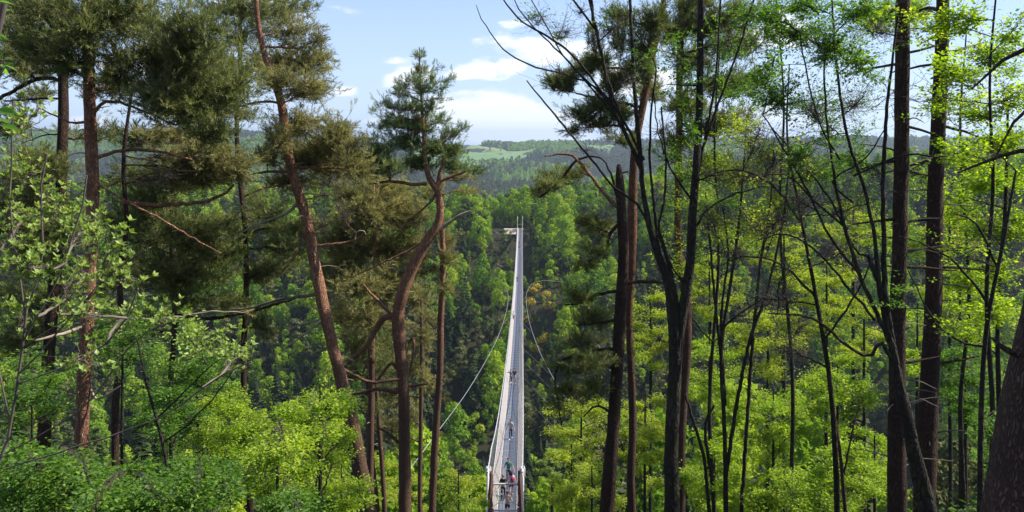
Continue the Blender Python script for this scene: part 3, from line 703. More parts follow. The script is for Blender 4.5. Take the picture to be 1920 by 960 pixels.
def scatter(name, P_, scale, pick_, sources, seedrot=True):
    """ONE stuff object: geometry nodes put copies of the source trees on its points"""
    a = Acc(); me = bpy.data.meshes.new(name); me.vertices.add(len(P_)); me.vertices.foreach_set('co', np.asarray(P_, np.float32).ravel())
    for nm, tp, arr in (('sc', 'FLOAT', scale), ('rz', 'FLOAT', rng.uniform(0, 6.28, len(P_))), ('pk', 'INT', pick_)):
        at = me.attributes.new(nm, tp, 'POINT'); at.data.foreach_set('value', np.asarray(arr, np.float32 if tp == 'FLOAT' else np.int32))
    o = bpy.data.objects.new(name, me); COL.objects.link(o); o['kind'] = 'stuff'
    ng = bpy.data.node_groups.new(name, 'GeometryNodeTree')
    ng.interface.new_socket('Geometry', in_out='INPUT', socket_type='NodeSocketGeometry'); ng.interface.new_socket('Geometry', in_out='OUTPUT', socket_type='NodeSocketGeometry')
    N = ng.nodes; L = ng.links; gi = N.new('NodeGroupInput'); go = N.new('NodeGroupOutput')
    iop = N.new('GeometryNodeInstanceOnPoints'); jn = N.new('GeometryNodeJoinGeometry')
    for s_ in reversed(sources):
        oi = N.new('GeometryNodeObjectInfo'); oi.inputs['Object'].default_value = s_; oi.inputs['As Instance'].default_value = True; oi.transform_space = 'ORIGINAL'
        L.new(oi.outputs['Geometry'], jn.inputs[0])
    def na(nm, tp):
        q = N.new('GeometryNodeInputNamedAttribute'); q.data_type = tp; q.inputs['Name'].default_value = nm; return q.outputs[0]
    L.new(gi.outputs[0], iop.inputs['Points']); L.new(jn.outputs[0], iop.inputs['Instance']); iop.inputs['Pick Instance'].default_value = True
    L.new(na('pk', 'INT'), iop.inputs['Instance Index'])
    cx_ = N.new('ShaderNodeCombineXYZ'); L.new(na('rz', 'FLOAT'), cx_.inputs[2]); L.new(cx_.outputs[0], iop.inputs['Rotation'])
    L.new(na('sc', 'FLOAT'), iop.inputs['Scale']); L.new(iop.outputs[0], go.inputs[0])
    md = o.modifiers.new('scatter', 'NODES'); md.node_group = ng
    return o
kc = sorted(fC); kb = sorted(fB)
def rel(p, ks): m = {k: i for i, k in enumerate(ks)}; return np.array([m.get(int(q), 0) for q in p])
scatter('conifer_woods', np.stack([x[restC], y[restC], gz[restC]], 1), scl[restC], rel(pick[restC], kc), [fC[k] for k in kc])
scatter('broadleaf_woods', np.stack([x[restB], y[restB], gz[restB]], 1), scl[restB], rel(pick[restB], kb), [fB[k] for k in kb])

# low trees, shrubs of the gorge floor and sides as ground cover
ug = []
for yv in np.arange(70, 420, 2.5):
    for xv in np.arange(-.5 * yv - 8, .42 * yv + 8, 2.5):
        xx, y2 = xv + rng.uniform(-1.5, 1.5), yv + rng.uniform(-1.5, 1.5)
        if abs(xx - bx(y2)) < 3 and y2 > 285 and y2 < 330: continue
        if -9 < xx < 6 and 314 < y2 < 330: continue
        if any(math.hypot(xx - c[0], y2 - c[1]) < c[2] * .8 for c in clear[:29]) and rng.random() < .6: continue
        ug.append((xx, y2))
ug = np.array(ug); ug = ug[rng.random(len(ug)) < .85]
scatter('gorge_undergrowth', np.stack([ug[:, 0], ug[:, 1], H(ug[:, 0], ug[:, 1]) - .5], 1), rng.uniform(.16, .42, len(ug)), rng.integers(0, 4, len(ug)), [fB[kb[0]], fC[kc[-1]], fB[kb[1]], fC[kc[-2]]])

for (gx, gy, gzv), q in zip(gp, GORSE):
    a = Acc(); n = 260; s_ = random.uniform(.7, 1.1) * (.6 + gy / 400)
    nv = norm(rng.normal(size=(n, 3)) + [0, 0, .5]); cen = np.array([gx, gy, gzv + 1.3 * s_]) + nv * np.array([1.5, 1.3, 1.1]) * s_ * rng.uniform(.6, 1.1, (n, 1))
    V, F_ = clump_cards(cen, nv, rng.uniform(.12, .26, n), .6); fl = rng.random(n) < .62
    a.add(V, F_[fl], 0, rng.uniform(0, 1, fl.sum())); a2 = Acc(); a2.add(V, F_[~fl], 0, rng.uniform(0, .6, (~fl).sum()))
    e = empty('gorse_bush', (gx, gy, gzv), 'yellow flowering gorse bush ' + ('left' if gx < bx(gy) else 'right') + ' of the bridge on the gorge slope', 'gorse bush', 'gorse bushes ' + ('left' if gx < bx(gy) else 'right') + ' of the bridge')
    a.build('flowers', [MT['gorse_flowers']], e); a2.build('foliage', [MT['gorge_broadleaf']], e)
    a3 = Acc()
    for k in range(5): a3.tube([(gx, gy, gzv - .3), tuple(cen[k * 9])], .05, 4)
    a3.build('stem', [MT['gorge_bark']], e)
import bmesh
def rock_mesh(r):
    bm = bmesh.new(); bmesh.ops.create_icosphere(bm, subdivisions=3, radius=1)
    ph = rng.uniform(0, 6, 9)
    for v in bm.verts:
        c = v.co.copy()
        d = 1 + .22 * math.sin(c.x * 3 + ph[0]) * math.sin(c.y * 3.4 + ph[1]) + .15 * math.sin(c.z * 5 + ph[2] + c.x * 4) + random.uniform(-.06, .06)
        v.co = Vector((c.x * d * r, c.y * d * r * .8, math.floor((c.z * d * r * .8) / (.35 * r) + random.uniform(-.1, .1)) * .35 * r * .7 + c.z * r * .3))
    me = bpy.data.meshes.new('rock_outcrop'); bm.to_mesh(me); bm.free(); me.materials.append(MT['rock']); return me
for p, q in zip(rp, ROCKS):
    o = bpy.data.objects.new('rock_outcrop', rock_mesh(q[2] * .62)); COL.objects.link(o); o.location = (p[0], p[1] + 1.5, p[2] - .3)
    tag(o, 'dark brown rock outcrop between the trees ' + ('left' if p[0] < bx(p[1]) else 'right') + ' of the bridge', 'rock', 'rock outcrops ' + ('left' if p[0] < bx(p[1]) else 'right') + ' of the bridge')

# meadow trees (low detail, also the source of the far woods)
def low_con(h, r, n=90): return proto_conifer(h, r, n, gap=.05)
lowm = [tree_pair(low_con(17, 3.2), 'meadow_tree', 'gorge_conifer'), tree_pair(low_con(14, 2.8), 'meadow_tree', 'gorge_conifer'),
        tree_pair(proto_lobed(12, 4.2, 6, 130, .2, 1.0, .8), 'meadow_tree', 'gorge_broadleaf'), tree_pair(proto_lobed(14, 4.6, 7, 150, .25, 1.05, .8), 'meadow_tree', 'gorge_pine')]
msrc = {}
for (px, py, k, s_, lab) in [(919, 283, 3, .75, 'round dark tree standing alone left of centre in the distant green meadow'), (939, 284, 2, .6, 'small round tree in the middle of the distant green meadow'),
                        (958, 279, 1, .62, 'upper dark tree at the right side of the distant meadow'), (957, 288, 0, .5, 'lower dark tree at the right side of the distant meadow')]:
    p = hit(px, py, 1500); o, cr = plant(lowm[k]); o.location = p; o.scale = (s_ * 1.1, s_ * 1.1, s_)
    tag(o, lab, 'tree'); msrc[k] = cr
fp = []
for yv in list(np.arange(430, 860, 9)) + list(np.arange(860, 2700, 9.0)):
    hw = 1.0 * yv + 60; xs_ = np.arange(-hw, hw, 9 if yv > 850 else 14); xx = xs_ + rng.uniform(-4.4, 4.4, len(xs_)); fp.append(np.stack([xx, yv + rng.uniform(-4.4, 4.4, len(xx))], 1))
fp = np.vstack(fp); fx, fy = fp.T; pxf = 960 + F * math.cos(PITCH) * fx / fy
edge = 985 + 9 * np.sin(fx * .021) + 8 * np.sin(fy * .05)
me_l = np.interp(fy, [1700, 1850, 2050], [880, 985, 1012]) + 8 * np.sin(fy * .031)
inm = (fy > 1690) & (fy < 2065) & (pxf > 770) & (pxf < me_l)
inm |= (fy > 2050) & (fy < 2190) & (pxf > 800) & (pxf < 955 - (fy - 2065) * .35)
inm |= (fy > 2000) & (fy < 2200) & (pxf > 1098) & (pxf < 1148)
inm |= (fy > 2060) & (pxf > 700) & (pxf < 905)
fp = fp[~inm]; fx, fy = fp.T; pxf = pxf[~inm]
sn = np.sin(fx * .011 + 1) + np.sin(fy * .009 + fx * .004) + .8 * np.sin(fx * .031 - fy * .02) + rng.normal(0, .7, len(fx))
sn -= 1.2 * ss(500, 1300, fy); sn += 1.6 * ((fy > 1950) & (pxf > 960) & (pxf < 1090)); sn += 1.8 * ((pxf < 520) & (fy > 1100)) 
fk = np.where(sn > .25, 2, np.where(rng.random(len(fx)) < .3, 3, rng.integers(0, 2, len(fx))))
scatter('distant_forest', np.stack([fx, fy, H(fx, fy) - .5], 1), rng.uniform(.75, 1.2, len(fx)), fk, [msrc[k] for k in range(4)])

# farmhouse at the top of the meadow
fx0 = hit(932, 273.5, 1800); e = empty('farmhouse', tuple(fx0), 'long low farmhouse with brown roof at the top of the distant meadow', 'farmhouse')
cx0, cy0, cz0 = fx0
w_ = Acc(); w_.box((cx0, cy0, cz0 + 2), (14, 5, 3.5)); w_.build('wall', [MT['stone_wall']], e)
r_ = Acc(); V = [(cx0 + sx * 15, cy0 + sy * 6, cz0 + 5.3) for sy in (-1, 1) for sx in (-1, 1)] + [(cx0 - 14, cy0, cz0 + 9.5), (cx0 + 14, cy0, cz0 + 9.5)]
r_.add(V, [[0, 1, 5, 4], [2, 4, 5, 3], [0, 2, 3, 1]]); r_.add(V, [[0, 4, 2], [1, 3, 5]]); ro = r_.build('roof', [MT['roof_tiles']], e)
q = Acc(); q.box((cx0 + 6, cy0, cz0 + 10), (.7, .7, 1.6)); q.build('chimney', [MT['stone_wall']], ro)
for k in range(5): q = Acc(); q.box((cx0 - 10 + k * 5, cy0 - 5.05, cz0 + 2.6), (.8, .08, 1.1)); q.build('window' if k != 2 else 'door', [MT['window_glass']], e)

# air: thin blue haze round everything below the clouds
hm = bpy.data.materials.new('haze'); hm.use_nodes = True; g = G(hm.node_tree); o_ = g.n('ShaderNodeOutputMaterial')
pv = g.n('ShaderNodeVolumePrincipled', Density=HAZE); pv.inputs['Color'].default_value = (.68, .82, 1.0, 1); pv.inputs['Anisotropy'].default_value = .35
g.nt.links.new(pv.outputs[0], o_.inputs['Volume'])
a = Acc(); a.box((0, 5800, 0), (13500, 6400, 165)); ho = a.build('haze', [hm]); ho['kind'] = 'stuff'
# ---------------------------------------------------------------- near trees
def resample(p, n):
    d = np.concatenate([[0], np.cumsum(np.linalg.norm(np.diff(p, axis=0), axis=1))]); t = np.linspace(0, d[-1], n)
    return np.stack([np.interp(t, d, p[:, k]) for k in range(p.shape[1])], 1)
def needle_template(n=14):
    """a shoot pointing +z, 0.13 long, with needles in a brush"""
    V = []; Fc = []
    for k in range(n):
        h = .01 + .13 * k / n; a = k * 2.399; l = .08; sp_ = .75 if k < n - 3 else .35
        d = np.array([math.cos(a) * math.sin(sp_), math.sin(a) * math.sin(sp_), math.cos(sp_)]); s_ = norm(np.cross(d, [.3, .2, 1.0])) * .0070
        b = np.array([0, 0, h]); V += [b - s_, b + s_, b + d * l]; Fc.append([3 * k, 3 * k + 1, 3 * k + 2])
    return np.array(V), np.array(Fc)
NT = needle_template(8)
LEAF_T = (np.array([[0, 0, 0], [-.30, .45, .07], [0, 1, -.05], [.30, .45, .07]]), np.array([[0, 2, 1], [0, 3, 2]]))
def place(acc, T, pos, zdir, size, updir=None, rnd=None, matidx=0):
    """instances of template T joined: local z (needles) / local y (leaves) along zdir"""
    V0, F0 = T; M = len(pos)
    z = norm(zdir); up = norm(rng.normal(size=(M, 3))) if updir is None else updir
    xx = norm(np.cross(z, up)); n_ = np.cross(xx, z)
    if T is LEAF_T: B = np.stack([xx, z, n_], 1)
    else: B = np.stack([xx, n_, z], 1)
    V = np.einsum('vk,mkj->mvj', V0, B) * size[:, None, None] + pos[:, None]
    Fc = (F0[None] + (np.arange(M) * len(V0))[:, None, None]).reshape(-1, F0.shape[1])
    r = np.repeat(rng.uniform(0, 1, M) if rnd is None else rnd, len(F0))
    acc.add(V.reshape(-1, 3), Fc, matidx, r)
class Tree:
    def __init__(s, name, label, cat, group, D, bark, leaf, twig='twig_bark'):
        s.name, s.label, s.cat, s.group, s.D, s.bark, s.leaf, s.twig = name, label, cat, group, D, bark, leaf, twig
        s.sk = []; s.root = None; s.fol = Acc(); s.tw = Acc(); s.nb = 0
    def w(s, px, py, dD=0): return P(px, py, s.D + dD)
    def _line(s, pts, dD=0, ground=False):
        Q = []; 
        for p in pts:
            dd = dD + (p[3] if len(p) > 3 else 0); Dp = s.D + dd; c = P(p[0], p[1], Dp)
            depth = Dp * math.cos(PITCH) - c[2] * math.sin(PITCH)
            Q.append([*c, p[2] / 2 * .79 * depth / F])
        Q = np.array(Q)
        if ground:
            last = Q[-1].copy(); gz_ = float(H(last[0], last[1])) - .4
            if last[2] > gz_:
                st = last.copy(); st[2] = gz_; st[3] *= 1.25; Q = np.vstack([Q, st])
        return Q
    def trunk(s, pts, sides=14, noise=.05, name='trunk', dD=0):
        Q = s._line(pts, dD, ground=(s.root is None)); q = catmull(Q, 6); L = np.linalg.norm(np.diff(q[:, :3], axis=0), axis=1).sum()
        q = resample(q, max(8, int(L / .22)))
        if s.root is None:
            s.base = q[-1, :3].copy(); s.root = empty(s.name, tuple(s.base), s.label, s.cat, s.group)
        a = Acc(); q[:, 3] = np.maximum(q[:, 3], .006)
        q[:, :3] += np.cumsum(rng.normal(0, .004, (len(q), 3)), axis=0) * np.minimum(1, q[:, 3:4] * 8)
        a.tube(q[:, :3], q[:, 3], sides, 0, noise); a.build(name, [MT[s.bark]], s.root, smooth=True); s.sk.append(q); return q
    def branch(s, pts, dD=0, m=None, sides=7, kink=.02):
        Q = s._line(pts, dD); q = catmull(Q, 7); L = np.linalg.norm(np.diff(q[:, :3], axis=0), axis=1).sum()
        q = resample(q, max(6, int(L / .12))); q[:, 3] = np.maximum(q[:, 3], .004)
        q[1:, :3] += (rng.normal(0, kink * min(1, L / 2) * .5, (len(q) - 1, 3)))
        a = Acc(); a.tube(q[:, :3], q[:, 3], sides, 0, .06); a.build('branch', [MT[m or s.bark]], s.root, smooth=True); s.sk.append(q); s.nb += 1; return q
    def near(s, c, below=True):
        best = None
        for q in s.sk:
            d = np.linalg.norm(q[:, :3] - c, axis=1) + (np.maximum(0, q[:, 2] - c[2] + .1) * .8 if below else 0); k = int(np.argmin(d))
            if best is None or d[k] < best[0]: best = (d[k], q[k])
        return best[1]
    def _limb(s, px, py, rx, ry, dD, rz, thick=1.0, start=None):
        c = s.w(px, py, dD); dep = c[1] * math.cos(PITCH) - c[2] * math.sin(PITCH); k = dep / F
        E = np.array([rx * k, (rz or rx * .8) * k, ry * k])
        st = s.near(c) if start is None else np.array([*s.w(*start), .04]); p0 = st[:3]; L = np.linalg.norm(c - p0); r0 = min(st[3] * .45, .012 + L * .014) * thick
        t = np.linspace(0, 1, 9)[:, None]; far = c + norm(c - p0 + 1e-6) * np.array(E) * .35
        lim = p0 * (1 - t) + far * t; lim[:, 2] += (np.sin(t[:, 0] * math.pi) * rng.uniform(-.10, .12) * L); lim += rng.normal(0, .02 * min(L, 2), lim.shape) * np.sin(t * math.pi)
        rad = np.linspace(max(r0, .008), .006, 9)
        if L > .25:
            a = Acc(); a.tube(lim, rad, 6); a.build('branch', [MT[s.bark]], s.root, smooth=True)
        return c, E, lim, rad
    def _subs(s, c, E, lim, nsub, K=6, t0=.3, up=.15, r=.007, wig=.06):
        t = rng.uniform(t0, 1, nsub); idx = t * (len(lim) - 1); i = np.minimum(idx.astype(int), len(lim) - 2); f = (idx - i)[:, None]
        A = lim[i] * (1 - f) + lim[i + 1] * f
        d = norm(rng.normal(size=(nsub, 3))) * rng.uniform(.25, 1, (nsub, 1)) ** .5 * np.clip(np.exp(rng.normal(-.05, .32, (nsub, 1))), .3, 1.75); B = c + d * E
        B = B + (A - B) * rng.uniform(0, .25, (nsub, 1)); B[:, 2] += up * E[2]
        u = np.linspace(0, 1, K)[None, :, None]; C = A[:, None] * (1 - u) + B[:, None] * u
        ln = np.linalg.norm(B - A, axis=1)[:, None, None]
        C = C + rng.normal(0, wig, C.shape) * ln * np.sin(u * math.pi) ; C[:, :, 2] += np.sin(u[:, :, 0] * math.pi) * ln[:, :, 0] * rng.uniform(-.15, .05, (nsub, 1))
        Rr = np.linspace(1, .35, K)[None] * r * rng.uniform(.7, 1.3, (nsub, 1))
        V, Fq = tubes(C, Rr, 3); s.tw.add(V, Fq); return C
    def pine(s, px, py, rx, ry, n=300, dD=0, rz=None, size=1.0, sub=None, start=None, up=.5):
        n = int(n * 1.82)
        c, E, lim, _ = s._limb(px, py, rx, ry, dD, rz, start=start)
        nsub = sub or max(10, n // 10); C = s._subs(c, E * 1.15, lim, nsub, K=5, r=.0055, t0=.12, wig=.085)
        k = rng.integers(0, nsub, n); t = rng.uniform(.12, 1, n) ** .75 * (C.shape[1] - 1); i = np.minimum(t.astype(int), C.shape[1] - 2); f = (t - i)[:, None]
        pos = C[k, i] * (1 - f) + C[k, i + 1] * f; tan = norm(C[k, i + 1] - C[k, i]); pos = pos + rng.normal(0, .022, pos.shape)
        dr = norm(1.1 * tan + .6 * rng.normal(size=(n, 3)) + np.array([0, 0, up])); base = rng.uniform(0, 1, nsub)
        place(s.fol, NT, pos, dr, rng.uniform(.75, 1.3, n) * size, rnd=np.clip(.45 * base[k] + .5 * rng.uniform(0, 1, n) ** 1.5, 0, 1))
    def leafy(s, px, py, rx, ry, n=1500, dD=0, rz=None, size=.07, sub=None, flat=.35, thick=1.0, start=None, up=.1, spread=.10):
        c, E, lim, _ = s._limb(px, py, rx, ry, dD, rz, thick, start=start)
        nsub = sub or max(8, n // 32); C = s._subs(c, E, lim, nsub, K=4, r=.0045, t0=.2, up=up)
        k = rng.integers(0, nsub, n); t = rng.uniform(.15, 1, n) * (C.shape[1] - 1); i = np.minimum(t.astype(int), C.shape[1] - 2); f = (t - i)[:, None]
        pos = C[k, i] * (1 - f) + C[k, i + 1] * f; tan = norm(C[k, i + 1] - C[k, i]); side = norm(np.cross(tan, [0, 0, 1.0])) * rng.choice([-1, 1], n)[:, None]
        pos = pos + side * rng.uniform(0, spread, (n, 1)) + rng.normal(0, spread * .25, pos.shape)
        zd = norm(side + tan * .6 + .35 * rng.normal(size=(n, 3)) + np.array([0, 0, -.1])); upv = norm(np.array([0, 0, 1.0]) + flat * 1.6 * rng.normal(size=(n, 3)))
        base = rng.uniform(0, 1, nsub)
        place(s.fol, LEAF_T, pos, zd, rng.uniform(.6, 1.15, n) * size, upv, np.clip(.4 * base[k] + .6 * rng.uniform(0, 1, n), 0, 1))
    def bare(s, px, py, rx, ry, nsub=30, dD=0, K=7, r=.006, start=None, wig=.09):
        c, E, lim, _ = s._limb(px, py, rx, ry, dD, None, start=start); return s._subs(c, E, lim, nsub, K=K, r=r, wig=wig)
    def stubs(s, n, y0, y1, lmin=.15, lmax=.7, m='pale_twig'):
        """short dead side branches on the stem between two pixel heights"""
        q = s.sk[0]; zz = [s.w(960, y1)[2], s.w(960, y0)[2]]
        c = q[(q[:, 2] > zz[0]) & (q[:, 2] < zz[1])]
        if len(c) < 2: return
        for _ in range(n):
            b = c[rng.integers(len(c))]; a_ = rng.uniform(0, 6.28); l = rng.uniform(lmin, lmax); d = np.array([math.cos(a_), math.sin(a_) * .5, rng.uniform(-.25, .35)])
            p = np.array([b[:3], b[:3] + d * l * .5 + [0, 0, .03], b[:3] + d * l + [0, 0, rng.uniform(-.1, .06)]]); a = Acc(); a.tube(catmull(p, 3), np.linspace(.018, .006, 7), 5); a.build('dead_branch', [MT[m]], s.root)
    def finish(s, foliage='crown'):
        if s.tw.n: s.tw.build('twigs', [MT[s.twig]], s.root)['kind'] = 'stuff'
        if s.fol.n: s.fol.build(foliage, [MT[s.leaf]], s.root)['kind'] = 'stuff'

# ---- A: sunlit red barked pine at the left
T = Tree('pine_tree', 'tall red barked pine, right one of the two straight stems at the left edge', 'pine tree', None, 16, 'pine_bark', 'pine_needles')
T.trunk([(163, -120, 22), (165, 0, 24), (166, 100, 25), (168, 250, 27), (172, 350, 28), (170, 440, 27), (163, 600, 28), (158, 720, 31), (152, 860, 33), (148, 1000, 35)])
for b in ([(170, 300, 10), (230, 282, 8), (300, 285, 6), (360, 300, 4)], [(165, 225, 9), (200, 190, 8), (260, 205, 6), (330, 235, 4)], [(166, 228, 8), (135, 230, 5), (100, 215, 4), (70, 200, 3)],
          [(180, 345, 8), (230, 375, 5), (300, 410, 5), (360, 445, 4), (415, 475, 2)], [(165, 615, 9), (230, 600, 8), (300, 598, 6), (400, 585, 5), (465, 586, 3)],
          [(160, 610, 8, 0), (120, 625, 8, -.5), (60, 640, 5, -1)], [(165, 640, 6), (175, 745, 6), (230, 722, 4)], [(200, 350, 5), (240, 335, 4), (258, 340, 3)]):
    T.branch(b, m='pale_twig' if b[0][1] > 600 else None)
T.stubs(26, 100, 850, .2, .9)
for (x_, y_, rx, ry, n) in [(250, 40, 110, 55, 560), (335, 115, 110, 55, 620), (405, 105, 70, 40, 380), (425, 165, 85, 45, 460), (300, 180, 90, 40, 430), (225, 120, 70, 45, 330), (230, 15, 90, 40, 400),
                            (350, 215, 100, 35, 430), (400, 240, 60, 30, 260), (120, 110, 60, 40, 260), (90, 20, 90, 50, 420), (330, 35, 60, 40, 300), (60, 90, 60, 40, 320), (215, 165, 60, 35, 260), (370, 60, 80, 50, 520), (300, 80, 80, 50, 460), (160, 60, 60, 50, 300), (440, 140, 60, 40, 380), (380, 180, 70, 40, 420)]:
    T.pine(x_, y_, rx, ry, int(n * 1.35), dD=rng.uniform(-1.2, 1.4))
T.bare(290, 330, 100, 40, 40); T.bare(300, 290, 90, 20, 26)
T.finish()
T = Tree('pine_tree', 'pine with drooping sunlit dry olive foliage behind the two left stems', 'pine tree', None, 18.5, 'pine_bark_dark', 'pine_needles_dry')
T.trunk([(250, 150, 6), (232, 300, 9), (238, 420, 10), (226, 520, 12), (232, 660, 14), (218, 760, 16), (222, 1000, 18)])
for (x_, y_, rx, ry, n) in [(430, 300, 70, 40, 420), (395, 330, 60, 35, 330), (455, 325, 40, 30, 200), (340, 255, 70, 30, 260), (390, 280, 60, 25, 230)]: T.pine(x_, y_, rx, ry, n * 2, dD=rng.uniform(-1, 1), up=-.1)
T.branch([(230, 380, 12), (300, 385, 10), (380, 378, 9), (415, 365, 7), (440, 345, 5)], m='pine_bark')
T.finish()
T = Tree('pine_tree', 'dark shaded pine foliage hanging low between the left stems and the leaning pine', 'pine tree', None, 22, 'pine_bark_dark', 'pine_needles')
T.trunk([(334, 240, 6), (322, 420, 10), (328, 600, 12), (314, 800, 14), (318, 1000, 16)])
for (x_, y_, rx, ry, n) in [(350, 430, 80, 40, 500), (290, 400, 60, 40, 330), (410, 420, 50, 30, 240), (300, 500, 70, 35, 300), (245, 330, 60, 30, 260), (310, 345, 60, 30, 260), (270, 460, 50, 40, 240), (430, 480, 40, 25, 160), (240, 260, 60, 30, 240),
                            (430, 575, 60, 22, 220), (340, 560, 50, 30, 180), (370, 460, 70, 40, 500), (280, 370, 70, 40, 400), (230, 420, 70, 50, 420), (210, 520, 70, 50, 380), (330, 520, 80, 40, 420), (400, 520, 60, 40, 300), (250, 600, 60, 40, 260), (400, 470, 60, 40, 300)]: T.pine(x_, y_, rx, ry, int(n * 1.05), dD=rng.uniform(-1.5, 1.5), size=1.35)
T.branch([(320, 590, 9), (390, 598, 8), (460, 586, 7), (520, 570, 6), (580, 552, 4)]); T.bare(480, 580, 60, 14, 20)
T.finish()
# ---- B
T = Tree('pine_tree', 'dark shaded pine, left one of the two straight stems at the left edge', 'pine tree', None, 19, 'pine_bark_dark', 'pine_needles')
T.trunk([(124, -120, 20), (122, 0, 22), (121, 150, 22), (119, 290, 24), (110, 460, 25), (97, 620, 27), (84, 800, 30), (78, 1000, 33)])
T.branch([(118, 152, 9), (80, 146, 10), (45, 160, 9), (-10, 190, 8)]); T.branch([(118, 186, 5), (80, 185, 5), (10, 190, 4)]); T.branch([(116, 250, 4), (80, 255, 3), (40, 270, 2)])
for (x_, y_, rx, ry, n) in [(35, 60, 90, 60, 620), (20, 20, 80, 40, 400), (90, 90, 60, 40, 320), (60, 130, 70, 30, 260), (15, 120, 40, 50, 220), (140, 60, 60, 40, 280), (75, 180, 60, 25, 150), (15, 230, 40, 40, 200), (60, 290, 60, 25, 200), (30, 340, 60, 40, 330), (80, 380, 60, 30, 240),
                            (20, 430, 50, 40, 260), (60, 500, 60, 40, 260), (15, 560, 50, 40, 300), (100, 440, 60, 50, 360), (60, 470, 70, 50, 360), (110, 560, 60, 50, 320), (50, 620, 70, 50, 320), (20, 380, 60, 50, 320), (100, 320, 50, 30, 200), (190, 250, 50, 30, 180), (20, 650, 50, 50, 220)]: T.pine(x_, y_, rx, ry, int(n * 1.3), dD=rng.uniform(-1.5, 1.5))
T.finish()
# ---- C: leaning pine
T = Tree('pine_tree', 'leaning pine with sunlit reddish trunk sloping down to the right, left of centre', 'pine tree', None, 20, 'pine_bark', 'pine_needles_dry')
T.trunk([(470, -140, 10), (478, -50, 11), (483, 30, 12), (495, 95, 14), (512, 145, 17), (528, 190, 19), (535, 240, 21), (545, 310, 23), (560, 360, 24), (575, 410, 25), (590, 480, 26), (605, 560, 27), (628, 660, 28), (645, 730, 31), (665, 820, 33), (692, 960, 36), (700, 1010, 38)], noise=.06)
T.branch([(560, 378, 8), (540, 398, 7), (510, 410, 5), (460, 432, 3), (430, 448, 2)], m='pale_twig'); T.branch([(575, 450, 9), (562, 435, 8), (563, 465, 7), (545, 490, 6), (520, 520, 5)])
T.branch([(608, 598, 6), (575, 606, 5), (548, 615, 4), (524, 633, 2)], m='pale_twig'); T.branch([(610, 600, 6), (590, 612, 5), (560, 635, 4), (535, 652, 3)], m='pale_twig')
T.branch([(600, 552, 8), (560, 556, 8), (510, 565, 7), (470, 577, 5), (430, 580, 3)], m='grey_twig'); T.branch([(590, 462, 8), (630, 458, 7), (665, 450, 5), (685, 436, 4)], m=None)
T.branch([(665, 452, 4), (668, 436, 4), (680, 432, 3), (686, 440, 2)], m='pale_twig'); T.branch([(548, 315, 6), (600, 314, 6), (640, 316, 4), (665, 322, 3)]); T.branch([(640, 690, 7), (690, 715, 7), (748, 712, 8)], dD=1)
T.branch([(545, 322, 7), (500, 322, 6), (470, 328, 4)]); T.branch([(530, 195, 7), (500, 190, 6), (460, 196, 4), (430, 205, 3)])
T.stubs(34, 300, 720, .15, .7)
for (x_, y_, rx, ry, n) in [(540, 110, 75, 35, 480), (590, 120, 45, 35, 270), (575, 160, 60, 35, 320), (600, 175, 38, 24, 150), (560, 60, 55, 35, 260), (610, 70, 24, 25, 90), (615, 110, 22, 20, 80), (555, 235, 65, 35, 430), (620, 255, 60, 35, 400), (655, 280, 40, 30, 200),
                            (600, 300, 80, 40, 600), (560, 285, 50, 34, 340), (630, 240, 50, 30, 300), (670, 320, 40, 30, 240), (540, 340, 60, 30, 260), (500, 300, 40, 30, 160), (520, 260, 40, 35, 200), (640, 320, 50, 22, 200), (520, 150, 60, 30, 260)]: T.pine(x_, y_, rx, ry, int(n * 1.35), dD=rng.uniform(-1, 1.2), up=.2)
T.bare(620, 345, 60, 25, 36, r=.008); T.bare(600, 370, 50, 50, 40, r=.007); T.bare(640, 400, 50, 40, 50); T.bare(600, 430, 50, 60, 40, r=.006); T.bare(520, 350, 40, 40, 30)
T.finish()
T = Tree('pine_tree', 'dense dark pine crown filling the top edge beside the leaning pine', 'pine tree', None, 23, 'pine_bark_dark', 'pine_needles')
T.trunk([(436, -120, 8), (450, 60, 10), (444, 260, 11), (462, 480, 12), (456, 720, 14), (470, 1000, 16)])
for (x_, y_, rx, ry, n) in [(410, 20, 80, 40, 420), (470, 20, 70, 40, 420), (540, 15, 60, 40, 330), (580, 20, 30, 25, 100), (440, 70, 60, 40, 280), (400, 175, 60, 30, 200), (470, 215, 50, 22, 150), (430, 200, 60, 20, 150), (500, 60, 50, 40, 240), (490, 120, 50, 40, 260),
                            (560, 430, 50, 22, 300), (520, 500, 60, 30, 400), (480, 520, 45, 25, 260), (550, 470, 50, 34, 360), (510, 400, 50, 40, 260), (450, 440, 50, 40, 260), (480, 390, 40, 50, 120), (600, 350, 50, 30, 170), (500, 620, 40, 50, 160)]: T.pine(x_, y_, rx, ry, int(n * 1.3), dD=rng.uniform(-1.5, 1.5))
T.finish()
# ---- D: forked pine with the free standing top
T = Tree('pine_tree', 'forked pine with a pointed bluish crown standing free against the sky', 'pine tree', None, 23, 'pine_bark', 'pine_needles_green')
T.trunk([(786, 88, 2), (787, 130, 4), (790, 180, 6), (794, 240, 8), (797, 300, 10), (806, 335, 14), (820, 358, 15), (826, 385, 17), (822, 420, 20), (800, 455, 25), (768, 515, 27), (748, 575, 28), (746, 610, 30), (751, 680, 28), (755, 760, 27), (755, 860, 28), (756, 1000, 31)], noise=.06)
T.branch([(820, 352, 11), (824, 325, 9), (832, 300, 7), (826, 268, 4)]); T.branch([(815, 345, 8), (850, 330, 6), (880, 318, 4)])
T.branch([(826, 430, 9), (845, 415, 8), (865, 402, 6), (882, 396, 3)], m='pale_twig'); T.branch([(746, 605, 17), (728, 592, 17), (708, 612, 15), (690, 645, 12), (660, 675, 10), (640, 690, 8)])
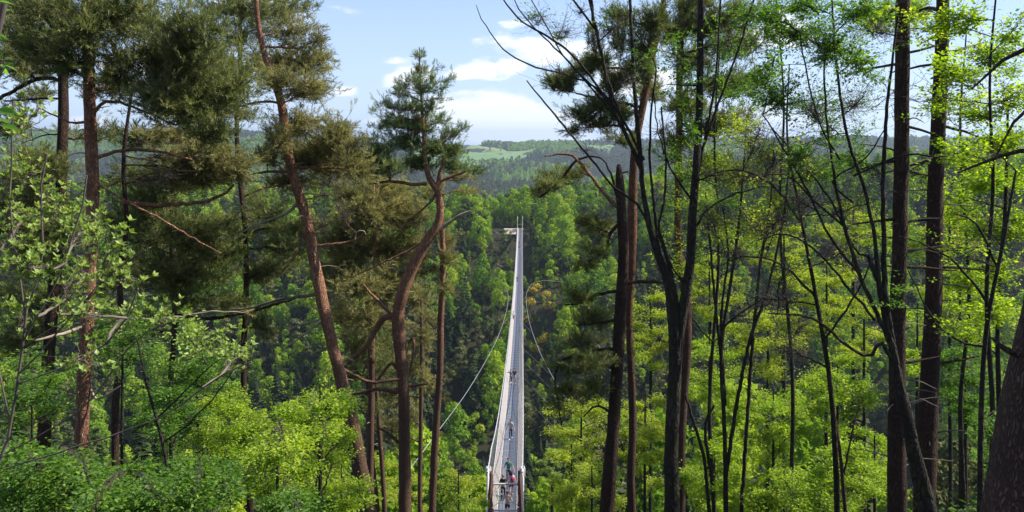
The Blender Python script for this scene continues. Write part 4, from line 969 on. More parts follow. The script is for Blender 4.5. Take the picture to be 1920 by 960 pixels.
T.branch([(735, 590, 9), (710, 565, 8), (695, 550, 6), (680, 530, 3)]); T.branch([(800, 345, 9), (770, 345, 8), (730, 340, 7), (690, 345, 4)]); T.branch([(690, 640, 7), (692, 670, 6), (680, 700, 5)])
T.branch([(765, 645, 6), (775, 632, 7), (776, 655, 6), (768, 700, 5)], m='pine_bark'); T.branch([(750, 700, 9), (735, 680, 8), (718, 700, 7), (700, 720, 6)]); T.branch([(750, 735, 11), (710, 730, 9), (680, 735, 8), (655, 740, 6)])
T.branch([(757, 725, 8), (785, 722, 6), (802, 720, 4)]); T.branch([(748, 830, 9), (725, 810, 7), (708, 802, 4)]); T.branch([(820, 360, 6), (800, 385, 5), (770, 410, 4), (740, 440, 3)]); T.branch([(800, 450, 6), (750, 478, 5), (700, 500, 4), (660, 520, 2)])
T.stubs(20, 360, 760, .1, .5)
crown_D = [(786, 110, 14, 18, 40), (784, 135, 22, 20, 80), (770, 150, 22, 16, 55), (757, 165, 26, 26, 90), (790, 165, 30, 22, 130), (812, 160, 20, 22, 55), (835, 165, 24, 12, 50), (850, 150, 12, 14, 30), (735, 200, 30, 20, 100), (710, 190, 16, 14, 36), (700, 212, 18, 12, 40),
           (770, 200, 40, 24, 220), (805, 205, 30, 22, 130), (745, 235, 46, 24, 220), (712, 238, 26, 16, 80), (790, 240, 50, 26, 300), (830, 225, 22, 16, 60), (845, 250, 30, 16, 90), (870, 240, 16, 10, 30), (760, 270, 60, 26, 330), (810, 280, 50, 26, 300), (715, 275, 40, 24, 160),
           (700, 260, 26, 16, 60), (845, 285, 34, 20, 150), (780, 310, 60, 24, 300), (730, 315, 46, 26, 220), (690, 300, 36, 30, 150), (850, 310, 40, 18, 150), (890, 322, 26, 10, 40), (830, 185, 14, 10, 25), (745, 180, 16, 14, 35), (820, 130, 10, 12, 14), (742, 160, 8, 12, 16), (728, 175, 8, 12, 14)]
for (x_, y_, rx, ry, n) in crown_D: T.pine(x_, y_, rx * .9, ry * .9, int(n * (.95 if y_ < 220 else 1.6)), dD=rng.uniform(-.6, .6), size=.95, up=1.0)
T.finish()
T = Tree('pine_tree', 'straight thin red pine stem just right of the forked pine', 'pine tree', None, 27, 'pine_bark', 'pine_needles_dry')
T.trunk([(826, 330, 8), (828, 400, 11), (830, 500, 13), (826, 600, 15), (824, 690, 16), (818, 800, 17), (812, 940, 18), (811, 1010, 18)]); T.stubs(26, 380, 900, .1, .5)
for (x_, y_, rx, ry, n) in [(845, 490, 22, 30, 130), (840, 450, 26, 22, 90), (810, 360, 40, 20, 120), (870, 330, 40, 15, 130), (835, 545, 22, 30, 70), (790, 600, 26, 40, 90), (880, 360, 36, 12, 60)]: T.pine(x_, y_, rx, ry, int(n * 1.4), dD=rng.uniform(-.6, .6))
T.finish()
for (lab, D_, tr, bl_, lf) in [('olive pine with hanging foliage between the leaning pine and the forked pine', 27, [(700, 330, 7), (702, 480, 11), (698, 640, 14), (696, 820, 16), (695, 1000, 18)],
            [(690, 400, 70, 40, 420), (650, 430, 50, 40, 280), (740, 400, 50, 40, 240), (700, 470, 70, 40, 380), (640, 500, 50, 40, 240), (740, 470, 40, 40, 200), (680, 540, 70, 40, 340), (640, 590, 50, 40, 220), (690, 600, 50, 40, 200), (655, 360, 50, 30, 200), (720, 355, 60, 25, 260), (760, 380, 40, 26, 150), (780, 460, 30, 40, 160), (670, 650, 40, 40, 180), (620, 450, 50, 50, 260), (730, 540, 50, 50, 260), (780, 410, 40, 30, 160), (800, 500, 24, 40, 120), (600, 520, 40, 50, 200)], 'pine_needles_dry'),
           ('smaller pine with green grey foliage low behind the fork', 33, [(790, 560, 6), (790, 700, 9), (788, 840, 10), (787, 1000, 12)],
            [(780, 560, 40, 40, 220), (730, 620, 30, 40, 140), (790, 640, 30, 40, 140), (720, 680, 40, 35, 160), (770, 690, 30, 30, 120), (730, 740, 40, 40, 160), (770, 780, 30, 50, 140), (715, 800, 40, 40, 140), (800, 720, 26, 40, 100)], 'pine_needles_dry'),
           ('young pine with sunlit stem at the foot of the leaning pine', 30, [(690, 640, 6), (692, 760, 14), (695, 850, 18), (702, 930, 20), (705, 1010, 21)],
            [(690, 660, 40, 30, 150), (650, 700, 30, 30, 100), (720, 640, 30, 30, 100)], 'pine_needles'),
           ('thin dark pine pole left of the forked trunk foot', 30, [(700, 640, 5), (708, 780, 10), (716, 880, 11), (722, 1010, 12)], [(720, 700, 40, 40, 110), (690, 760, 30, 30, 80)], 'pine_needles')]:
    T = Tree('pine_tree', lab, 'pine tree', None, D_, 'pine_bark', lf); T.trunk(tr, sides=9); T.stubs(8, 600, 950)
    for b in bl_: T.pine(*b[:4], int(b[4] * 1.9), dD=rng.uniform(-1.5, 1.5), up=.1, size=1.4)
    T.finish()
# ---- G: right of the bridge
T = Tree('pine_tree', 'pine with broken top and bent dead limb right of the bridge', 'pine tree', None, 18, 'pine_bark_dark', 'pine_needles')
T.trunk([(1160, 308, 9), (1162, 330, 18), (1166, 400, 23), (1170, 480, 26), (1164, 600, 28), (1159, 700, 28), (1152, 800, 30), (1142, 940, 34), (1138, 1010, 36)])
T.branch([(1165, 392, 10), (1140, 372, 9), (1118, 345, 8), (1098, 318, 8), (1078, 295, 7), (1052, 288, 5), (1022, 292, 3)], m='pine_bark'); T.branch([(1165, 392, 8), (1132, 300, 4), (1090, 297, 6), (1070, 312, 7), (1045, 345, 6), (1010, 370, 4)], m='pine_bark_dark')
T.branch([(1165, 545, 8), (1120, 552, 8), (1090, 568, 6), (1058, 572, 3)], m='pine_bark_dark'); T.branch([(1160, 420, 9), (1142, 440, 8), (1135, 470, 7), (1105, 490, 5)]); 
T.branch([(1155, 655, 8), (1110, 658, 8), (1060, 672, 7), (1042, 700, 6), (1045, 750, 5), (1055, 805, 2)]); T.branch([(1153, 690, 9), (1120, 685, 8), (1080, 700, 5)]); T.branch([(1160, 600, 8), (1120, 605, 6), (1080, 610, 4)]); T.branch([(1152, 780, 6), (1120, 760, 5), (1095, 780, 3)])
T.branch([(1155, 340, 4), (1165, 325, 5), (1178, 322, 4)]); T.branch([(1170, 530, 9), (1210, 528, 9), (1260, 530, 8)])
for (x_, y_, rx, ry, n) in [(1090, 560, 45, 22, 150), (1110, 600, 50, 26, 200), (1085, 640, 50, 22, 200), (1110, 680, 50, 22, 200), (1070, 690, 45, 18, 140), (1070, 735, 45, 16, 140), (1110, 730, 40, 20, 130), (1055, 760, 30, 14, 50), (1050, 330, 40, 15, 110), (1030, 345, 36, 12, 90), (1010, 360, 26, 12, 60), (1080, 325, 30, 12, 60),
                            (1120, 430, 34, 20, 120), (1095, 415, 30, 16, 80), (1120, 470, 40, 22, 120), (1100, 500, 30, 16, 60)]: T.pine(x_, y_, rx, ry, int(n * 1.35), dD=rng.uniform(-1, 1))
T.bare(1080, 650, 60, 40, 30); T.bare(1060, 345, 50, 30, 24); T.finish()
T = Tree('pine_tree', 'reddish pine with dark upper crown just right of the broken pine', 'pine tree', None, 20.5, 'pine_bark_red', 'pine_needles')
T.trunk([(1262, -120, 11), (1250, -40, 12), (1238, 40, 15), (1222, 110, 16), (1208, 180, 17), (1192, 260, 18), (1186, 330, 20), (1184, 420, 22), (1183, 500, 19), (1180, 600, 17), (1184, 700, 17), (1186, 800, 18), (1182, 900, 20), (1185, 1010, 22)])
for b in ([(1210, 160, 7), (1170, 130, 6), (1120, 130, 4)], [(1200, 200, 7), (1150, 190, 6), (1080, 175, 4)], [(1192, 250, 6), (1150, 235, 5), (1100, 240, 4)]): T.branch(b)
for (x_, y_, rx, ry, n) in [(1045, 155, 26, 15, 260), (1062, 148, 20, 12, 140), (1095, 128, 32, 18, 220), (1125, 115, 30, 16, 150), (1110, 70, 24, 20, 60), (1150, 150, 40, 22, 220), (1130, 200, 45, 18, 240), (1090, 215, 36, 14, 130), (1120, 235, 36, 14, 120), (1165, 215, 40, 22, 200), (1075, 250, 26, 8, 40),
                            (1200, 130, 40, 30, 220), (1170, 60, 36, 30, 140), (1150, 25, 36, 22, 120), (1230, 40, 40, 40, 220), (1200, 90, 40, 30, 160), (1220, 170, 40, 26, 160), (1160, 262, 40, 16, 90)]: T.pine(x_, y_, rx, ry, int(n * 1.7), dD=rng.uniform(-1, 1), size=1.1)
T.bare(1110, 180, 70, 40, 30); T.finish()
T = Tree('pine_tree', 'tall pine behind the mossy double stem with pale green needles high up', 'pine tree', None, 24, 'pine_bark_red', 'pine_needles')
T.trunk([(1280, -100, 14), (1276, 60, 15), (1272, 280, 16), (1270, 480, 18), (1285, 560, 24), (1284, 680, 24), (1276, 800, 22), (1274, 1010, 26)])
for (x_, y_, rx, ry, n) in [(1330, 50, 70, 40, 420), (1400, 90, 55, 35, 280), (1300, 120, 60, 40, 330), (1260, 60, 50, 40, 240), (1360, 160, 60, 35, 300), (1290, 200, 60, 35, 300), (1340, 240, 60, 35, 260), (1270, 270, 50, 35, 220), (1400, 30, 60, 30, 240), (1420, 150, 45, 30, 160), (1330, 310, 60, 30, 200), (1390, 330, 50, 26, 130), (1300, 10, 60, 30, 240), (1400, 220, 50, 30, 140)]:
    T.pine(x_, y_, rx, ry, int(n * 1.6), dD=rng.uniform(-1.5, 1.5), size=1.3)
for (x_, y_) in [(1230, 640), (1320, 560), (1225, 480), (1330, 420)]: T.bare(x_, y_, 45, 26, 14)
T.finish()
# ---- I: dark mossy double-stemmed broadleaf
T = Tree('broadleaf_tree', 'dark mossy broadleaf tree forking into two stems right of the pines', 'tree', None, 13.5, 'smooth_bark', 'green_leaves')
T.trunk([(1212, 398, 13), (1222, 440, 16), (1238, 490, 19), (1254, 530, 26), (1262, 600, 30), (1266, 660, 30), (1262, 740, 32), (1258, 850, 34), (1260, 1010, 38)], noise=.07)
T.trunk([(1318, -80, 14), (1314, 40, 15), (1313, 150, 16), (1308, 280, 18), (1300, 400, 20), (1294, 500, 22), (1280, 590, 24), (1268, 660, 26)], name='stem')
T.branch([(1214, 405, 13), (1205, 350, 12), (1200, 290, 12), (1192, 200, 10), (1186, 100, 9), (1180, -20, 7)], kink=.01)
T.branch([(1203, 320, 9), (1170, 240, 7), (1140, 150, 6), (1118, 60, 6), (1105, -30, 5)], kink=.01); T.branch([(1198, 300, 6), (1150, 205, 6), (1128, 100, 8), (1112, 30, 7), (1100, -20, 5)], kink=.01)
T.branch([(1240, 500, 8), (1232, 440, 7), (1225, 370, 6), (1218, 300, 6), (1222, 200, 5), (1228, 120, 4), (1190, 60, 3)], kink=.01)
T.branch([(1262, 520, 9), (1240, 450, 8), (1235, 420, 6), (1245, 380, 6), (1248, 300, 5), (1240, 200, 4)], kink=.01)
T.branch([(1236, 480, 7), (1200, 390, 6), (1150, 350, 6), (1110, 300, 5.5), (1060, 240, 5), (1020, 190, 4), (987, 150, 3)], kink=.01)
T.branch([(1208, 300, 7), (1165, 220, 6), (1120, 165, 5), (1060, 140, 4), (1005, 125, 4), (960, 105, 3.5), (925, 70, 3), (898, 25, 2), (893, 10, 1.5)], kink=.01)
T.branch([(1200, 310, 7), (1145, 200, 6), (1080, 110, 5.5), (1030, 70, 5), (985, 45, 4), (955, 15, 4), (935, -15, 3)], kink=.01)
T.branch([(1150, 215, 5), (1070, 120, 4), (1010, 60, 3.5), (975, 20, 3), (960, -10, 2)], kink=.01); T.branch([(1130, 180, 4), (1060, 110, 3), (1020, 40, 3), (990, -10, 2)], kink=.01); T.branch([(1120, 60, 5), (1090, 20, 5), (1060, -20, 4)], kink=.01)
T.branch([(1310, 300, 7), (1345, 200, 6), (1385, 90, 5), (1410, 10, 5), (1425, -30, 4)], kink=.01); T.branch([(1308, 330, 6), (1340, 160, 5), (1348, 60, 5), (1352, -20, 4)], kink=.01); T.branch([(1300, 380, 6), (1260, 320, 4), (1235, 250, 3), (1225, 160, 3)])
T.branch([(1296, 440, 6), (1330, 390, 5), (1390, 360, 4), (1440, 350, 3)]); T.branch([(1292, 540, 6), (1260, 500, 4), (1240, 440, 3)]); T.branch([(1300, 600, 5), (1340, 640, 4), (1370, 600, 5), (1430, 560, 4)])
for (x_, y_, rx, ry, ns) in [(1010, 40, 60, 45, 26), (1060, 60, 70, 50, 34), (1090, 20, 60, 30, 22), (1140, 60, 70, 60, 34), (1050, 130, 60, 40, 18), (1180, 150, 70, 60, 26), (1060, 220, 40, 40, 10), (1280, 120, 70, 80, 36), (1360, 80, 70, 70, 30), (1240, 250, 70, 60, 26), (1340, 330, 80, 50, 26), (1100, 280, 60, 30, 10)]: T.bare(x_, y_, rx, ry, int(ns * 1.8), r=.0036, wig=.11, dD=rng.uniform(-.8, .8))
for (x_, y_, rx, ry, n) in [(1010, 30, 50, 35, 60), (1050, 60, 60, 40, 60), (1130, 40, 60, 50, 60), (1200, 120, 80, 80, 160), (1280, 160, 90, 100, 380), (1350, 90, 90, 80, 420), (1260, 300, 90, 70, 330), (1300, 240, 70, 60, 260), (1330, 380, 70, 50, 260), (1380, 180, 60, 60, 260), (1240, 400, 60, 60, 160), (1300, 480, 60, 60, 120), (1260, 100, 60, 70, 260)]:
    T.leafy(x_, y_, rx, ry, n * 2, dD=rng.uniform(-1, 1), size=.055, spread=.06)
T.finish()
# ---- K: thin multi stem
def thin(lab, D_, stems, leaves, bark='smooth_bark', leaf='beech_leaves', size=.07, name='broadleaf_sapling', cat='sapling', group=None, flat=.35):
    T = Tree(name, lab, cat, group, D_, bark, leaf); T.trunk(stems[0], sides=8, noise=.04)
    for s_ in stems[1:]: T.branch(s_, kink=.012, sides=6)
    for l in leaves: T.leafy(*l[:4], int(l[4] * 1.6), dD=rng.uniform(-1, 1), size=size, flat=flat)
    T.finish(); return T
thin('clump of thin dark stems rising between the mossy double stem and the right trunks', 18,
     [[(1395, 300, 4), (1385, 420, 6), (1368, 540, 8), (1352, 660, 9), (1358, 800, 10), (1362, 1010, 14)], [(1360, 900, 9), (1378, 780, 9), (1405, 640, 8), (1440, 540, 7), (1470, 400, 5), (1480, 300, 3)], [(1355, 700, 7), (1340, 560, 6), (1330, 440, 5), (1322, 360, 3)],
      [(1390, 960, 9), (1400, 800, 9), (1410, 660, 8), (1425, 500, 7), (1445, 380, 5), (1450, 280, 3)], [(1360, 760, 7), (1352, 600, 6), (1365, 480, 5), (1355, 380, 4)], [(1330, 960, 9), (1320, 860, 8), (1300, 790, 7), (1285, 740, 5)], [(1335, 900, 8), (1322, 800, 7), (1340, 760, 5)]],
     [(1380, 330, 80, 60, 800), (1440, 300, 70, 60, 700), (1350, 420, 70, 60, 500), (1420, 430, 70, 60, 500), (1460, 380, 60, 60, 500), (1400, 240, 70, 60, 500)], leaf='yellow_leaves')
thin('slender reddish sapling leaning left of the forked dark tree', 15, [[(1555, 680, 4), (1562, 760, 6), (1575, 850, 8), (1585, 960, 10), (1590, 1010, 11)], [(1580, 900, 5), (1600, 800, 4), (1612, 760, 3)]], [(1570, 720, 40, 50, 260)], bark='pine_bark_red')
# ---- L pair
for (lab, D_, tr, sd_) in [('thick dark straight trunk, left one of the close pair at the right', 12, [(1693, -120, 30), (1692, 0, 31), (1690, 200, 32), (1688, 400, 33), (1684, 550, 34), (1680, 760, 38), (1680, 960, 44), (1680, 1020, 48)], 1),
                     ('thick dark straight trunk with leafy shoots, right one of the close pair at the right', 13, [(1770, -120, 28), (1768, 0, 29), (1762, 140, 31), (1755, 300, 33), (1752, 420, 36), (1748, 560, 38), (1742, 700, 40), (1734, 850, 46), (1728, 1020, 54)], -1)]:
    T = Tree('spruce_tree', lab, 'tree trunk', None, D_, 'pine_bark_dark', 'beech_leaves'); q = T.trunk(tr, sides=18, noise=.05)
    T.stubs(26, 0, 900, .2, 1.0, m='grey_twig')
    x0_ = tr[2][0]
    for (yy_, dx_, dy_) in [(235, 60, 30), (300, -70, 25), (470, 60, -10), (410, -60, 10), (100, 55, -20), (120, -60, 15), (500, 70, 8), (680, 50, -12)]:
        T.branch([(x0_, yy_, 8), (x0_ + dx_ * .5 * 1.3, yy_ + dy_ * .3, 6), (x0_ + dx_ * 1.5, yy_ + dy_, 3)])
    T.pine(x0_ - 60, 30, 60, 40, 200, dD=2); T.bare(x0_, 200, 110, 90, 26); T.bare(x0_ - 60, 320, 90, 60, 20)
    T.finish(); 
T = Tree('broadleaf_tree', 'dark many stemmed tree fanning out to the upper left in front of the trunk pair', 'tree', None, 10, 'smooth_bark', 'green_leaves')
T.trunk([(1672, 640, 16), (1680, 690, 22), (1690, 740, 26), (1702, 800, 28), (1715, 860, 32), (1735, 940, 40), (1745, 1020, 48)], noise=.08)
for b in ([(1676, 660, 17), (1658, 590, 13), (1648, 530, 11), (1640, 450, 9), (1622, 360, 8), (1590, 260, 7), (1572, 150, 6), (1562, 40, 5), (1560, -30, 4)], [(1672, 650, 13), (1645, 590, 10), (1610, 510, 9), (1578, 400, 8), (1560, 300, 6), (1548, 200, 5), (1545, 100, 4)],
          [(1674, 640, 12), (1660, 560, 14), (1658, 470, 12), (1655, 350, 10), (1662, 220, 8), (1672, 120, 6), (1682, 30, 5)], [(1680, 690, 13), (1650, 640, 10), (1628, 670, 8), (1580, 640, 7), (1530, 600, 6), (1490, 590, 5), (1440, 588, 3)],
          [(1660, 560, 12), (1640, 510, 12), (1628, 480, 10), (1605, 470, 5), (1560, 380, 5), (1500, 300, 4), (1440, 230, 3)], [(1612, 515, 7), (1560, 450, 6), (1510, 350, 5), (1470, 280, 4), (1430, 215, 3)], [(1590, 430, 6), (1530, 380, 5), (1480, 330, 4), (1430, 330, 3)],
          [(1640, 600, 7), (1590, 540, 6), (1540, 480, 5), (1480, 440, 4), (1420, 450, 3)], [(1600, 380, 5), (1560, 340, 5), (1620, 300, 4), (1660, 240, 3)], [(1575, 300, 5), (1540, 240, 4), (1515, 150, 4), (1500, 60, 3)], [(1600, 330, 5), (1700, 290, 5), (1780, 300, 3)]): T.branch(b, kink=.01)
for (x_, y_, rx, ry, ns) in [(1500, 380, 90, 70, 40), (1450, 300, 80, 60, 36), (1530, 220, 80, 80, 36), (1470, 500, 90, 50, 30), (1600, 200, 70, 90, 30), (1640, 60, 90, 60, 30), (1540, 90, 80, 70, 30), (1500, 620, 80, 50, 26)]: T.bare(x_, y_, rx * 1.1, ry * 1.1, int(ns * 2.2), r=.0034, wig=.10, dD=rng.uniform(-.8, .8))
for (x_, y_, rx, ry, n) in [(1480, 60, 90, 60, 650), (1560, 90, 80, 80, 600), (1470, 180, 80, 60, 420), (1540, 230, 80, 80, 380), (1620, 120, 70, 80, 420), (1500, 300, 80, 60, 300), (1600, 300, 70, 60, 260), (1450, 120, 60, 50, 360), (1620, 20, 80, 40, 380), (1680, 560, 60, 60, 120), (1440, 20, 70, 40, 420), (1520, 10, 80, 40, 420)]:
    T.leafy(x_, y_, rx, ry, int(n * 2.2), dD=rng.uniform(-1, 1), size=.05, spread=.06)
T.finish()
T = Tree('broadleaf_tree', 'leafless looking slender tree with a dense tangle of fine twigs behind the forked trunk', 'tree', None, 13, 'smooth_bark', 'yellow_leaves')
T.trunk([(1480, 120, 3), (1476, 260, 5), (1500, 400, 7), (1530, 560, 10), (1560, 760, 12), (1570, 1010, 16)], sides=8)
T.branch([(1505, 420, 6), (1450, 350, 5), (1390, 320, 4), (1320, 330, 2)]); T.branch([(1530, 560, 7), (1470, 500, 5), (1400, 480, 4), (1340, 500, 2)]); T.branch([(1545, 640, 6), (1600, 560, 5), (1640, 480, 3)])
for (x_, y_, rx, ry, ns) in [(1400, 330, 110, 60, 60), (1450, 420, 110, 60, 60), (1380, 480, 90, 50, 44), (1500, 300, 100, 80, 50), (1560, 480, 90, 80, 40), (1440, 560, 100, 60, 40), (1330, 400, 80, 60, 30), (1620, 380, 80, 70, 30), (1480, 660, 90, 60, 30), (1420, 250, 90, 50, 40)]: T.bare(x_, y_, rx, ry, int(ns * 2.3), r=.0040, wig=.11, dD=rng.uniform(-1.2, 1.2))
for (x_, y_, rx, ry, n) in [(1400, 330, 110, 60, 260), (1450, 430, 110, 60, 260), (1500, 300, 100, 80, 260), (1560, 480, 90, 80, 160)]: T.leafy(x_, y_, rx, ry, n, size=.05, spread=.04)
T.finish()
T = Tree('broadleaf_tree', 'slender bare branched tree between the trunk pair and the right edge', 'tree', None, 9, 'smooth_bark', 'beech_leaves')
T.trunk([(1905, 320, 5), (1880, 460, 8), (1850, 620, 10), (1840, 800, 12), (1838, 1010, 15)], sides=8)
T.branch([(1860, 580, 7), (1800, 500, 5), (1740, 460, 4), (1680, 440, 2)]); T.branch([(1870, 500, 6), (1830, 420, 5), (1790, 400, 3)]); T.branch([(1848, 650, 6), (1800, 640, 5), (1750, 600, 4), (1700, 500, 2)])
for (x_, y_, rx, ry, ns) in [(1800, 460, 90, 60, 40), (1860, 420, 60, 60, 24), (1780, 600, 80, 60, 30), (1850, 300, 60, 60, 20)]: T.bare(x_, y_, rx, ry, ns, r=.0030, wig=.12, dD=rng.uniform(-.8, .8))
T.leafy(1800, 470, 90, 60, 200, size=.05); T.leafy(1790, 620, 80, 60, 200, size=.05)
T.finish()
# ---- N: very near trunk
T = Tree('beech_tree', 'very thick reddish brown trunk close to the camera at the right edge', 'tree trunk', None, 3.3, 'big_bark', 'beech_leaves')
T.trunk([(2010, -400, 70), (2005, 0, 80), (1998, 300, 95), (1990, 520, 130), (1985, 640, 170), (1972, 760, 205), (1962, 880, 225), (1955, 980, 245), (1950, 1100, 280)], sides=36, noise=.012)
T.branch([(1960, 680, 24), (1915, 665, 18), (1885, 655, 14), (1868, 640, 9), (1858, 632, 4)]); T.branch([(1990, 300, 18), (1930, 282, 12), (1880, 292, 9), (1830, 310, 6), (1795, 325, 3)]); T.branch([(1990, 60, 14), (1925, 92, 12), (1880, 112, 9), (1850, 140, 6), (1822, 168, 3)])
T.branch([(1990, 180, 10), (1925, 205, 9), (1895, 240, 6), (1870, 290, 3)])
c = P(1908, 901, 3.3); cn = 3.3 * math.cos(PITCH) - c[2] * math.sin(PITCH)
sx0 = T.sk[0]; kk = int(np.argmin(np.abs(sx0[:, 2] - c[2]))); ctr = sx0[kk, :3]; rr_ = sx0[kk, 3]
view = norm(-ctr); dx_ = c[0] - ctr[0]; ang = math.asin(max(-.95, min(.95, dx_ / rr_))); nrm = np.array([math.sin(ang), -math.cos(ang), 0.0]); pos = ctr + nrm * rr_
a = Acc(); th = np.linspace(0, 2 * math.pi, 18, endpoint=False); u_ = np.array([-nrm[1], nrm[0], 0]) * -1; R0 = 9.5 * cn / F
ring = [pos + nrm * .004 + (u_ * math.cos(t) + np.array([0, 0, 1.0]) * math.sin(t)) * R0 * (1 + .05 * math.sin(3 * t)) for t in th]
ring2 = [pos - nrm * .02 + (q - pos) * 1.15 for q in ring]
V = np.vstack([ring, ring2, [pos + nrm * .006]]); n_ = 18
a.add(V, [[i, (i + 1) % n_, n_ + (i + 1) % n_, n_ + i] for i in range(n_)]); a.add(V, [[(i + 1) % n_, i, 36] for i in range(n_)]); mat('pale_tan', (.62, .52, .42), .9, noise=.15, nscale=40); a.build('pale_disc', [MT['pale_tan']], T.root)  # pale tan round disc laid on the face of the trunk
T.finish()
# ---- O: bright canopy top right
def canopy(lab, D_, tr, leaves, leaf, size=.065, name='beech_tree', cat='beech tree', bark='smooth_bark', flat=.35):
    T = Tree(name, lab, cat, None, D_, bark, leaf); T.trunk(tr, sides=10)
    for l in leaves: T.leafy(*l[:4], int(l[4] * 2.0), dD=rng.uniform(-1.2, 1.2), size=size, flat=flat)
    T.finish()
canopy('young beech with bright sunlit leaves in front of the right trunk of the pair', 11, [(1872, -60, 4), (1856, 150, 6), (1862, 350, 8), (1850, 560, 10), (1862, 800, 13), (1850, 1020, 16)],
       [(1790, 40, 70, 50, 620), (1850, 100, 80, 60, 700), (1780, 130, 60, 50, 500), (1900, 180, 60, 60, 500), (1830, 210, 80, 50, 560), (1720, 60, 60, 50, 260), (1880, 270, 70, 50, 600), (1800, 290, 70, 50, 420), (1750, 190, 50, 40, 260), (1650, 40, 60, 40, 260), (1900, 60, 50, 60, 300)], 'beech_leaves', .062)
canopy('leafy green beech filling the right edge below the sky', 14, [(1890, 200, 5), (1884, 400, 8), (1870, 600, 10), (1880, 1000, 15)],
       [(1850, 340, 80, 50, 900), (1900, 420, 70, 60, 1000), (1830, 430, 80, 50, 900), (1870, 510, 80, 50, 900), (1800, 530, 70, 50, 700), (1900, 340, 60, 50, 600), (1790, 380, 60, 50, 500), (1860, 590, 70, 50, 800), (1810, 620, 60, 50, 600), (1700, 480, 60, 50, 260)], 'beech_leaves', .068)

canopy('tall young beech with small leaves against the sky left of the trunk pair', 19, [(1452, -40, 3), (1470, 200, 5), (1462, 420, 7), (1486, 700, 9), (1480, 1010, 12)],
       [(1440, 60, 80, 60, 700), (1520, 60, 80, 60, 700), (1450, 180, 80, 60, 600), (1540, 190, 80, 60, 600), (1430, 290, 90, 60, 600), (1530, 320, 90, 60, 600), (1600, 100, 80, 70, 800), (1600, 260, 80, 70, 700), (1400, 30, 80, 50, 600), (1500, 10, 90, 50, 700), (1560, 330, 80, 60, 500), (1400, 160, 80, 60, 500), (1650, 180, 60, 80, 500), (1640, 380, 70, 60, 500), (1380, 380, 80, 50, 500), (1460, 400, 90, 50, 600)], 'green_leaves', .062)
canopy('tall young beech with sparse leaves behind the mossy double stem', 21, [(1352, 60, 3), (1340, 260, 5), (1348, 480, 7), (1330, 760, 9), (1340, 1010, 12)],
       [(1340, 300, 90, 60, 600), (1300, 380, 80, 60, 500), (1380, 240, 80, 60, 400), (1260, 330, 70, 60, 400), (1350, 440, 90, 60, 600), (1230, 460, 60, 60, 300), (1400, 460, 80, 60, 500), (1290, 500, 70, 60, 400)], 'beech_leaves', .066)
canopy('beech with broken sunlit leaves filling the gap between trunk pair and right edge', 17, [(1812, 60, 3), (1800, 260, 6), (1816, 560, 8), (1800, 760, 10), (1808, 1010, 13)],
       [(1820, 300, 90, 60, 700), (1880, 260, 70, 60, 600), (1720, 330, 60, 70, 420), (1800, 400, 80, 50, 600), (1890, 130, 60, 60, 350), (1830, 180, 80, 50, 400), (1650, 440, 70, 60, 400)], 'beech_leaves', .064)
# ---- understorey right of the bridge: saplings with their own stems
spots = []
def under(px, py, D_, rx, ry, nbl, n, leaf, lab, size=.09, stem=8, group=None, name='beech_sapling', cat='sapling', lean=0):
    T = Tree(name, lab, cat, group, D_, 'smooth_bark', leaf); T.trunk([(px, py - ry * .8, 3), (px + lean, py, stem * .6), (px + lean * 1.5, min(py + ry * 1.5, 1000), stem), (px + lean * 1.5, 1015, stem * 1.2)], sides=7, noise=.03)
    for k in range(nbl):
        a_ = k * 2.4 + rng.uniform(-.3, .3); r_ = math.sqrt((k + .5) / nbl); ww = rx * rng.uniform(.34, .5)
        T.leafy(px + math.cos(a_) * r_ * rx * .85, py + math.sin(a_) * r_ * ry * .85, ww, ww * .5, int(n * 1.42 * rng.uniform(.7, 1.2)), dD=rng.uniform(-2, 2), size=size, sub=max(8, n // 18), spread=.15, flat=.45)
    T.finish()
